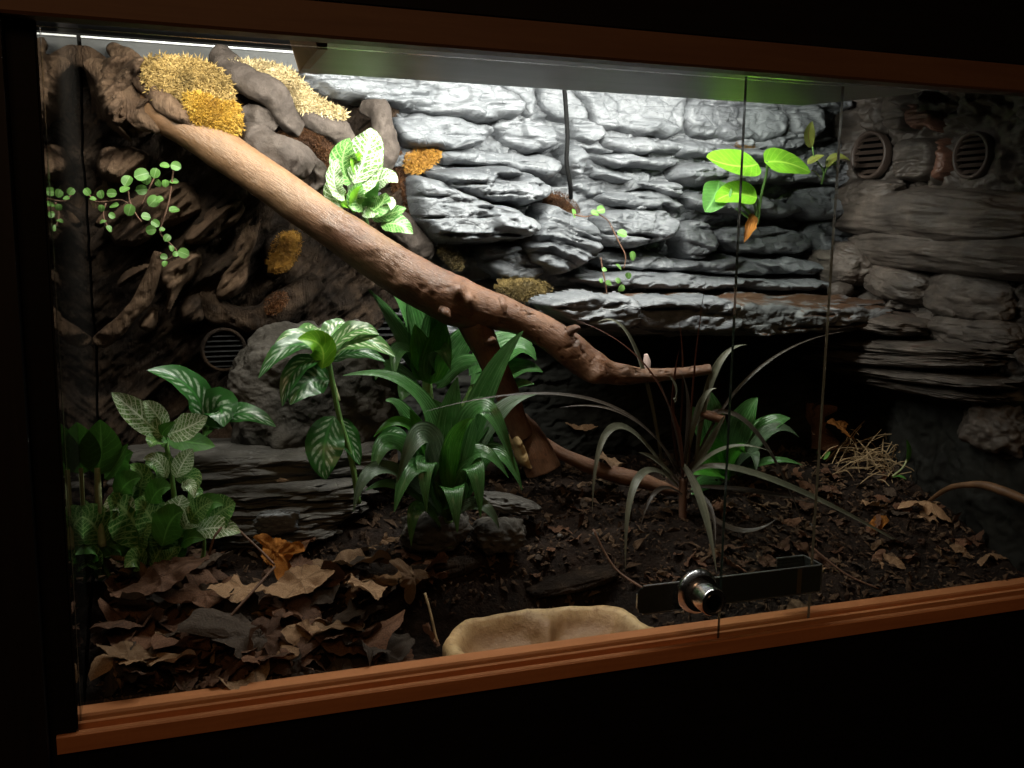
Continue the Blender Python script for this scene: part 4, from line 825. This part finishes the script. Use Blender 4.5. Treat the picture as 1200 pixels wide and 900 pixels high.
for a, b, c, w, m, k in [((530, 575, .19), (566, 462, .165), (613, 388, .14), .026, DG, dict(face=(-.3, -1, .4), prof='lance')), ((524, 560, .19), (526, 496, .175), (536, 442, .17), .03, DG, dict(face=(0, -1, .3), prof='lance')), ((520, 565, .19), (490, 462, .165), (402, 440, .15), .022, DG, dict(prof='lance')),
   ((520, 575, .185), (482, 500, .16), (438, 512, .15), .018, DB, dict(prof='lance')), ((518, 580, .185), (498, 508, .14), (465, 566, .125), .026, GL, dict(prof='lance', face=(0, -.9, .5))), ((518, 600, .185), (450, 548, .15), (414, 600, .13), .02, GL, dict(prof='lance')), ((530, 590, .185), (560, 478, .145), (604, 552, .125), .028, DG, dict(prof='lance')),
   ((530, 575, .19), (578, 490, .175), (629, 462, .165), .024, GL, dict(prof='lance')), ((526, 580, .18), (530, 520, .155), (556, 490, .14), .02, DB, dict(face=(0, -1, .5), prof='lance')), ((530, 600, .185), (552, 545, .15), (563, 606, .13), .026, DG, dict(prof='lance')), ((528, 590, .185), (556, 530, .16), (596, 560, .15), .022, DG, dict(prof='lance')),
   ((515, 605, .185), (470, 570, .16), (428, 575, .15), .016, DG, dict(prof='lance')), ((520, 560, .19), (500, 520, .17), (480, 480, .165), .024, DB, dict(face=(0, -1, .4), prof='lance')), ((524, 610, .18), (560, 590, .15), (585, 620, .14), .018, GL, dict(prof='lance')), ((518, 620, .18), (490, 595, .15), (482, 640, .14), .018, DG, dict(prof='lance')),
   ((524, 560, .19), (516, 500, .18), (505, 468, .18), .028, DG, dict(face=(0, -1, .4))), ((528, 565, .19), (560, 530, .18), (572, 500, .175), .026, DG, dict(face=(0, -1, .4))),
   ((516, 600, .19), (465, 520, .17), (436, 560, .15), .03, DG, dict(prof='lance')), ((520, 605, .185), (490, 545, .15), (462, 600, .13), .028, DG, dict(prof='lance')), ((532, 600, .185), (575, 530, .165), (612, 574, .15), .026, DG, dict(prof='lance')), ((520, 570, .19), (480, 492, .175), (452, 470, .165), .024, DG, dict(prof='lance')), ((526, 610, .18), (530, 570, .14), (536, 624, .12), .026, DG, dict(prof='lance')), ((518, 590, .185), (500, 540, .15), (500, 600, .13), .024, DG, dict(prof='lance'))]:
    leaf(t, a, b, c, w * 1.02, m, wave=.03, nu=20, **k)
leaf(t, (440, 530, .21), (460, 508, .2), (480, 522, .19), .018, SL, "small silver spotted leaf")
t = thing("ribbon_leaved_plant", "ribbed green leafy plant at the right behind the purple grass", "plant", P(862, 590, .29))
stem(t, [(860, 590, .29), (858, 565, .285), (855, 545, .28)], .006, .005)
for a, b, c, w, m, k in [((850, 550, .28), (838, 500, .255), (830, 456, .25), .036, DG, dict(face=(0, -1, .5))), ((858, 550, .28), (866, 500, .255), (888, 466, .25), .036, DG, dict(face=(0, -1, .5))), ((862, 552, .28), (892, 505, .25), (926, 490, .24), .03, DG, {}), ((862, 556, .28), (900, 505, .24), (936, 512, .23), .02, GL, dict(prof='lance')),
   ((852, 556, .275), (832, 530, .25), (820, 520, .24), .04, DB, dict(face=(0, -1, .3))), ((856, 560, .275), (860, 535, .24), (872, 520, .23), .03, DB, dict(face=(0, -1, .5))), ((852, 560, .275), (830, 550, .24), (812, 556, .23), .03, DB, {}), ((860, 556, .28), (880, 530, .24), (886, 552, .22), .02, GL, dict(prof='lance')), ((862, 560, .28), (900, 540, .24), (940, 545, .22), .014, DG, dict(prof='lance')),
   ((848, 562, .275), (826, 566, .25), (810, 580, .24), .022, DG, {}), ((846, 552, .28), (820, 500, .26), (808, 478, .25), .026, DG, dict(face=(0, -1, .5)))]:
    leaf(t, a, b, c, w, m, wave=.03, **k)
# purple grass-like plant
t = thing("grass_plant", "purplish narrow bladed grassy plant with long arching blades right of centre", "plant", P(800, 612, .21))
GP, GB, GR = "grass_pale_blade", "grass_blade", "grass_red_blade"
bl = [((778, 560, .215), (745, 410, .2), (700, 378, .19), .0075, GP), ((795, 560, .21), (700, 470, .16), (495, 483, .13), .006, GB), ((808, 560, .21), (880, 440, .19), (992, 388, .19), .0045, GB), ((785, 560, .21), (720, 500, .17), (694, 600, .14), .010, GP), ((795, 570, .21), (748, 560, .16), (733, 668, .13), .010, GP),
      ((800, 545, .2), (822, 590, .17), (840, 672, .13), .013, GP), ((805, 560, .21), (900, 560, .16), (1108, 668, .12), .010, GP), ((808, 560, .21), (812, 450, .19), (828, 322, .18), .0035, GR), ((815, 550, .205), (835, 440, .19), (876, 404, .19), .0105, GP), ((800, 560, .21), (740, 490, .19), (655, 478, .18), .005, GB),
      ((800, 560, .21), (765, 440, .18), (664, 372, .16), .0045, GR), ((812, 500, .2), (880, 500, .18), (950, 640, .15), .009, GB), ((805, 570, .21), (880, 575, .2), (958, 590, .19), .008, GB), ((800, 555, .21), (806, 480, .19), (798, 436, .18), .010, GB), ((802, 555, .21), (818, 480, .19), (840, 455, .18), .009, GP), ((796, 555, .21), (788, 480, .2), (796, 410, .19), .006, GR),
      ((798, 560, .21), (780, 500, .19), (762, 470, .18), .006, GB), ((806, 560, .21), (830, 520, .19), (850, 485, .18), .01, GP), ((802, 565, .21), (825, 540, .18), (836, 515, .17), .007, GB), ((796, 565, .21), (770, 540, .19), (748, 530, .18), .007, GP), ((800, 580, .205), (770, 575, .17), (750, 620, .15), .006, GB), ((800, 575, .21), (830, 590, .18), (838, 640, .15), .006, GB),
      ((804, 560, .21), (850, 525, .17), (905, 530, .14), .007, GP), ((804, 560, .21), (870, 540, .19), (960, 560, .17), .004, GB), ((792, 555, .21), (800, 440, .2), (793, 365, .19), .0035, GR), ((800, 560, .21), (790, 500, .18), (770, 440, .16), .005, GB), ((802, 560, .21), (812, 500, .18), (812, 455, .17), .008, GB), ((808, 580, .205), (860, 620, .17), (910, 608, .15), .009, GB),
      ((790, 560, .21), (770, 510, .2), (736, 470, .19), .0035, GB), ((800, 560, .205), (795, 510, .18), (782, 470, .17), .009, "grass_red_blade"), ((905, 450, .2), (930, 400, .2), (900, 375, .2), .002, GB)]
for i, (a, b, c, w, m) in enumerate([q for n_, q in enumerate(bl[:-1]) if n_ not in (16, 18, 23, 26, 28)]):
    leaf(t, a, b, c, w * .88, m, name="blade", prof='blade', nu=26, nv=5, fold=.35, face=(.1 * math.sin(i), -.7, .7), twist=.4 * math.sin(i * 2.1))
leaf(t, (790, 470, .19), (792, 455, .18), (784, 440, .175), .009, GP, name="blade", prof='blade')
stem(t, [(800, 612, .21), (800, 585, .21), (801, 560, .21)], .0045, .005, "stem_brown")
# pothos
t = thing("heart_leaved_vine", "lime green heart leaved vine hanging before the grey rocks", "plant", P(878, 262, .33))
for q in ([(888, 262, .33), (892, 230, .315), (898, 205, .3), (899, 189, .285)], [(886, 255, .325), (888, 235, .31), (876, 216, .295)], [(886, 250, .325), (884, 240, .31), (880, 230, .3)], [(880, 252, .33), (860, 230, .315), (842, 217, .3)], [(888, 262, .33), (878, 256, .325), (862, 244, .33)]): stem(t, q, .0018, .0014, "stem_green")
LM = "lime_leaf"
leaf(t, (888, 192, .29), (860, 192, .285), (828, 184, .28), .046, LM, prof='heart', face=(-.1, -.8, .75), fold=.25, nu=20, nv=11)
leaf(t, (896, 190, .285), (922, 190, .28), (950, 202, .275), .044, LM, prof='heart', face=(.1, -.8, .75), fold=.1, nu=20, nv=11)
leaf(t, (887, 232, .29), (862, 226, .285), (838, 236, .28), .030, LM, prof='heart', face=(-.2, -.9, .4), fold=.3, nu=20, nv=11)
leaf(t, (843, 212, .3), (838, 230, .29), (826, 248, .285), .034, "soft_green_leaf", "darker green drooping leaf", prof='heart', face=(-.5, -1, .1), fold=.3, nu=18, nv=9)
leaf(t, (884, 252, .3), (878, 266, .295), (872, 284, .295), .016, "dry_orange_leaf", "dry brown hanging leaf", prof='lance', face=(0, -1, 0), fold=.6, wave=.1)
t = thing("wilted_vine", "small wilted yellowish vine beside the rear glass edge", "plant", P(964, 215, .35))
stem(t, [(963, 216, .35), (965, 200, .335), (955, 186, .325), (952, 172, .32)], .0013, .001); stem(t, [(964, 210, .345), (970, 196, .33), (984, 190, .32)], .0012, .001)
leaf(t, (952, 172, .32), (948, 158, .315), (952, 142, .31), .018, "wilted_leaf", face=(0, -1, .1)); leaf(t, (968, 196, .33), (980, 184, .32), (996, 188, .315), .016, "wilted_leaf"); leaf(t, (946, 192, .325), (955, 186, .32), (966, 182, .315), .012, "wilted_leaf"); leaf(t, (963, 214, .345), (958, 204, .34), (950, 200, .335), .008, "wilted_leaf")
# small leaved vines
def vine(label, pts, stems, Y, sz, seed, mat="vine_leaf", par=.0):
    rr = random.Random(seed); a = pts[0]; t = thing("small_leaved_vine", label, "vine", P(a[0], a[1], Y), None)
    for s_ in stems: stem(t, [(x, y_, Y + .003) for x, y_ in s_], .0009, .0006, "stem_brown", nseg=6)
    for x, y_, s in pts:
        yy = Y + rr.uniform(-.012, .004); c = P(x, y_, yy); r = s * mpp(c) ; ang = rr.uniform(0, 6.28); d = Vector((math.cos(ang), rr.uniform(-.4, .1), math.sin(ang))).normalized() * r * .95
        leaf(t, c - d, c + Vector((0, -.0008, .0004)), c + d, r * 1.75, mat, prof='round', face=(rr.uniform(-.9, .9), -1, rr.uniform(-.1, 1.3)), fold=rr.uniform(.05, .35), nu=9, nv=7)
vine("trailing vine with tiny round green leaves on the dark bark at left",
     [(102, 225, 5), (118, 228, 5.5), (131, 227, 6), (134, 241, 6), (131, 253, 4.5), (119, 244, 4.5), (121, 260, 4), (128, 268, 4.5), (149, 212, 7.5), (146, 222, 6.5), (166, 205, 9), (171, 210, 7), (182, 203, 6.5), (193, 194, 6), (206, 195, 6.5), (204, 213, 5.5), (166, 223, 7), (152, 246, 7.5), (180, 236, 8), (187, 234, 5), (185, 215, 5), (194, 215, 5), (204, 246, 6.5), (171, 254, 6), (182, 262, 5.5), (177, 270, 6.5), (190, 269, 3.5), (196, 279, 5), (201, 291, 4), (215, 297, 7), (206, 298, 4), (192, 301, 4.5), (193, 309, 4), (109, 233, 4)],
     [[(203, 200), (201, 218), (197, 240), (190, 262), (188, 274), (200, 286), (207, 296), (193, 306)], [(150, 215), (152, 236), (160, 252), (166, 260)], [(104, 228), (112, 236), (125, 236), (140, 234), (150, 238)], [(124, 238), (121, 252), (126, 266)], [(182, 206), (172, 226), (166, 240)]], .30, 7, 1)
vine("trailing sprig of tiny round leaves hanging over the rocks in mid wall", [(729, 274, 6.5), (741, 300, 6), (725, 313, 5.5), (736, 323, 4.5), (724, 329, 4), (728, 338, 5), (672, 250, 6), (697, 250, 5.5), (704, 246, 6)], [[(716, 265), (726, 285), (733, 300), (731, 315)], [(700, 250), (712, 258), (716, 265)], [(672, 251), (686, 254), (700, 250)]], .318, 6, 2)
vine("short sprout with tiny pale leaves rising from the ledge soil", [(708, 316, 3.5), (704, 329, 3), (713, 332, 4.5)], [[(704, 302), (707, 320), (710, 334), (711, 344)]], .33, 5, 3)
t = thing("seedling", "tiny pale two leaved seedling on the soil at the right", "plant", P(965, 538, .24)); leaf(t, (965, 538, .24), (961, 534, .235), (957, 530, .23), .008, "soft_green_leaf"); leaf(t, (965, 538, .24), (969, 534, .235), (973, 529, .23), .008, "vine_leaf")
t = thing("seedling", "thin upright green sprout right of the straw pile", "plant", P(1048, 556, .22)); stem(t, [(1046, 558, .22), (1058, 548, .22), (1064, 536, .22)], .0012, .001, "stem_pale"); leaf(t, (1063, 542, .22), (1065, 528, .215), (1062, 515, .21), .008, "soft_green_leaf", face=(0, -1, 0)); leaf(t, (1046, 560, .22), (1054, 558, .21), (1062, 562, .2), .006, "soft_green_leaf")

# straw pile
V = []; F = []; rs = np.random.RandomState(8)
for i in range(170):
    c = floorpt(1032 + rs.normal(0, 26), 545 + rs.normal(0, 12)); c.z += abs(rs.normal(.012, .012)); c.y = min(c.y, .3); d = Vector((rs.normal(0, 1), rs.normal(0, .6), rs.normal(0, .45))).normalized() * rs.uniform(.008, .028); m = c + Vector((0, 0, rs.uniform(.001, .007)))
    v, f, u = tubegeo([c - d, m, c + d], [.0006, .0007, .0003], 5, 3, cap=False); n = len(V); V += v.tolist(); F += [tuple(q + n for q in x) for x in f]
mesh("straw_pile", V, F, "straw", label="tangled pile of dry straw on the soil under the right ledge", cat="straw", kind="stuff")

# ------------------------------------------------------------------ dead leaves
def dryleaf(kind, seed):
    rr = np.random.RandomState(seed); nA, nR = 60, 9; V = [(0, 0, 0)]; U = [(0, .5)]; F = []; cx, cy = rr.uniform(-.9, 1.3), rr.uniform(-1.2, 1.2)
    for i in range(1, nR + 1):
        for j in range(nA):
            a = 2 * math.pi * j / nA
            if kind == 'lobed':
                lo = max(0, math.cos(2.5 * a)) if abs(((a + math.pi) % (2 * math.pi)) - math.pi) < 2.6 else 0
                r = .5 + .5 * lo ** .8 * (1 - .25 * abs(((a + math.pi) % (2 * math.pi)) - math.pi) / 3) + .05 * abs(math.sin(a * 11)); r *= .85 + .2 * float(vn(math.cos(a) * 2, math.sin(a) * 2, seed, seed))
            else: r = .42 / math.sqrt((math.cos(a) * .42) ** 2 + math.sin(a) ** 2) * (1 + .04 * math.sin(a * 17))
            q = i / nR * r; x, y = q * math.cos(a), q * math.sin(a)
            z = .45 * cx * x * x * .8 + .5 * cy * y * y + .16 * float(fbm(x * 2.2, y * 2.2, seed, seed, 3)) + .05 * float(vn(x * 7, y * 7, 0, seed + 1)) + .25 * (i / nR) ** 3 * float(vn(math.cos(a) * 1.6, math.sin(a) * 1.6, 3, seed + 2))
            V.append((x, y, z)); U.append((i / nR, j / nA))
    F = [(0, 1 + j, 1 + (j + 1) % nA) for j in range(nA)]
    for i in range(nR - 1):
        for j in range(nA): k = (j + 1) % nA; F.append((1 + i * nA + j, 1 + (i + 1) * nA + j, 1 + (i + 1) * nA + k, 1 + i * nA + k))
    return V, F, U
protos = {}
for i in range(10):
    kd = 'lobed' if i % 3 else 'oval'; V, F, U = dryleaf(kd, 20 + i)
    for mt in ("dry_brown_leaf", "dry_tan_leaf", "dry_grey_leaf", "dry_orange_leaf"):
        if mt == "dry_brown_leaf" or i in (1, 2, 3, 6): protos[(i, mt)] = (V, F, U)
MC = {}
def putleaf(loc, size, rot, label, group, i, mt):
    k = (i, mt)
    if k not in MC:
        V, F, U = protos[k]; me = bpy.data.meshes.new("dead_leaf"); me.from_pydata(V, [], F); ul = me.uv_layers.new(name="UVMap")
        for l in me.loops: ul.data[l.index].uv = U[l.vertex_index]
        me.materials.append(MATS[mt]); me.polygons.foreach_set("use_smooth", [True] * len(me.polygons)); MC[k] = me
    o = bpy.data.objects.new("dead_leaf", MC[k]); S.collection.objects.link(o); o.location = loc; o.scale = (size,) * 3; o.rotation_euler = rot
    o["label"] = label; o["category"] = "dead leaf"
    if group: o["group"] = group
    return o
rs = np.random.RandomState(11)
def scatter(n, reg, sz, label, group, mts, lift=.012, tilt=.45):
    c = 0
    while c < n:
        px, py = rs.uniform(reg[0], reg[2]), rs.uniform(reg[1], reg[3]); p = floorpt(px, py)
        if not (.012 < p.x < .955 and .05 < p.y < .36): continue
        if .27 < p.x < .53 and p.y < .16: continue
        s = rs.uniform(*sz); p.z += .003 + rs.uniform(0, lift); p.y = max(p.y, .035 + s * .9); p.x = min(max(p.x, s * .9), .95 - s * .7)
        mt = mts[rs.randint(len(mts))]; cand = [q for q in protos if q[1] == mt]; k = cand[rs.randint(len(cand))]
        sz_ = 'large' if s > .031 else 'middling' if s > .018 else 'small'; cl_ = {'b': 'brown', 't': 'pale tan', 'g': 'dull grey brown', 'o': 'orange'}[mt[4]]; sh_ = 'lobed' if k[0] % 3 else 'oval'
        if p.x < .3: pl_ = 'in the left litter ' + ('against the front rail' if p.y < .085 else 'under the veined plants' if p.x < .1 else 'below the stacked slates' if p.y > .14 else 'left of the water dish' if p.x > .2 else 'around the big grey leaf')
        elif p.x < .66: pl_ = 'on shaded soil ' + ('beside the sawn stub' if p.y > .2 else 'behind the water dish' if p.x < .5 else 'below the purplish grass')
        else: pl_ = 'on the right soil ' + ('near the straw pile' if p.y > .22 else 'near the lock hook' if p.x < .78 else 'below the right rock wall' if p.x > .88 else 'right of the purplish grass')
        putleaf(p, s, (rs.normal(0, tilt), rs.normal(0, tilt), rs.uniform(0, 6.28)), f'{sz_} {cl_} {sh_} dead leaf {pl_}', group, *k); c += 1
B, T_, G_, O_ = "dry_brown_leaf", "dry_tan_leaf", "dry_grey_leaf", "dry_orange_leaf"
scatter(84, (90, 665, 520, 820), (.024, .05), "curled brown dead leaf in the deep litter at the lower left", "dead leaves on the soil", [B, B, B, G_, T_], .022, .38)
scatter(70, (90, 650, 520, 825), (.007, .017), "x", "dead leaves on the soil", [B, B, G_, T_], .016, .7)
scatter(62, (830, 560, 1190, 670), (.008, .024), "small brown dead leaf on the soil at the right", "dead leaves on the soil", [B, B, G_, T_], .006, .35)
scatter(30, (560, 570, 880, 710), (.007, .016), "dark leaf scrap on the shaded soil in the middle", "dead leaves on the soil", [G_, B], .004, .3)
def one(px, py, Y, s, rot, label, i, mt): return putleaf(P(px, py, Y), s, rot, label, None, i, mt)
one(325, 648, .15, .03, (1.35, .1, .2), "bright orange dry leaf standing upright below the slates", 2, O_)
one(352, 682, .13, .036, (.35, -.2, .4), "crumpled pale tan dry leaf just below the orange leaf", 3, T_)
one(482, 676, .12, .026, (1.25, .3, .5), "pointed tan dry leaf standing upright at the end of the dark log", 1, T_)
one(300, 750, .09, .062, (1.0, .15, 1.0), "very large dull grey brown dead leaf leaning against the front glass", 4, B) if False else one(300, 748, .085, .068, (.95, .1, .9), "very large dull grey brown dead leaf leaning towards the front glass", 1, G_)
one(425, 755, .085, .05, (.7, -.2, 2.2), "large dull grey dead leaf left of the water dish", 2, G_)
one(430, 688, .11, .04, (.2, .3, 1.2), "yellowish tan curled leaf in the litter near the upright pointed leaf", 6, T_)
one(360, 742, .09, .026, (.6, .2, .4), "tan leaf with a black crack in the lower left litter", 6, T_)
one(150, 765, .07, .026, (.2, .3, .3), "rounded tan leaf nearest the left front corner", 3, T_)
one(190, 678, .13, .042, (.2, -.4, .1), "long reddish brown leaf arched under the veined plants", 3, B)
one(285, 690, .12, .036, (.1, .2, .6), "pale brown leaf with a dark shadowed edge behind the large grey one", 6, T_)
one(505, 745, .07, .026, (.9, .5, 1.1), "thin brown leaf tipping down against the water dish", 3, B)
one(1085, 590, .165, .034, (.15, .1, .3), "broad tan lobed leaf on the soil at the right", 1, T_)
one(1020, 590, .19, .024, (.3, .3, 1.3), "orange brown leaf beside the broad tan lobed leaf", 2, T_)
one(1030, 612, .16, .018, (.4, -.3, .3), "small reddish leaf below the broad tan lobed leaf", 6, O_)
one(950, 492, .30, .055, (1.2, 0, .6), "very large brown leaf propped upright behind the rear glass edge", 4, B)
one(928, 468, .28, .018, (.4, 0, .2), "small reddish curled leaf at the top of the propped brown leaf", 3, O_) if False else None
one(935, 714, .055, .026, (.3, -.1, .8), "tan leaf lying against the rail under the lock bar hook", 6, T_)
putleaf(floorpt(680, 508) + Vector((0, -.004, .012)), .026, (.5, 0, .2), "yellowish oval leaf on the soil behind the fallen branch", None, 3, T_)
one(715, 540, .27, .03, (.3, .2, .8), "curled tan leaf right above the fallen branch", 6, T_)
w3 = [floorpt(1085, 590), P(1112, 572, .135), P(1145, 568, .1), P(1175, 575, .07), P(1215, 592, .035)]; V, F, U = tubegeo(w3, [.002, .003, .0042, .005, .005], 12, 6, 3, .3, fx=70); mesh("stick", V, F, "tan_stick", uv=U, label="curved tan stick arching over the soil at the far right", cat="stick")
one(985, 500, .27, .022, (.9, 0, .4), "rusty leaf at the foot of the dark cave right of the rear glass edge", 2, O_)
one(330, 563, .235, .008, (.2, 0, .2), "tiny pale leaf flake on the slates", 3, T_)
# twigs in the litter
for i, (pts, lb) in enumerate([([(276, 618, .16), (300, 640, .14), (322, 662, .13)], "thin dark twig leaning above the orange leaf"), ([(322, 664, .12), (290, 700, .1), (250, 742, .085), (225, 752, .08)], "long thin twig crossing the lower left litter"), ([(498, 695, .09), (505, 720, .08), (512, 752, .07)], "short pale straw standing beside the water dish"), ([(245, 650, .15), (252, 628, .15), (268, 610, .16)], "tiny bent twig right of the veined mound"), ([(755, 690, .1), (720, 665, .13), (695, 620, .15)], "thin dark stalk behind the water dish"), ([(950, 640, .13), (990, 672, .1), (1030, 690, .08)], "thin dark stalk right of the lock bar")]):
    w3 = [pt(q) for q in pts]; V, F, U = tubegeo(w3, [.0012] * len(w3), 7, 6, i, .3, fx=200); mesh("twig", V, F, "straw" if i == 2 else "stem_brown", uv=U, label=lb, cat="twig")
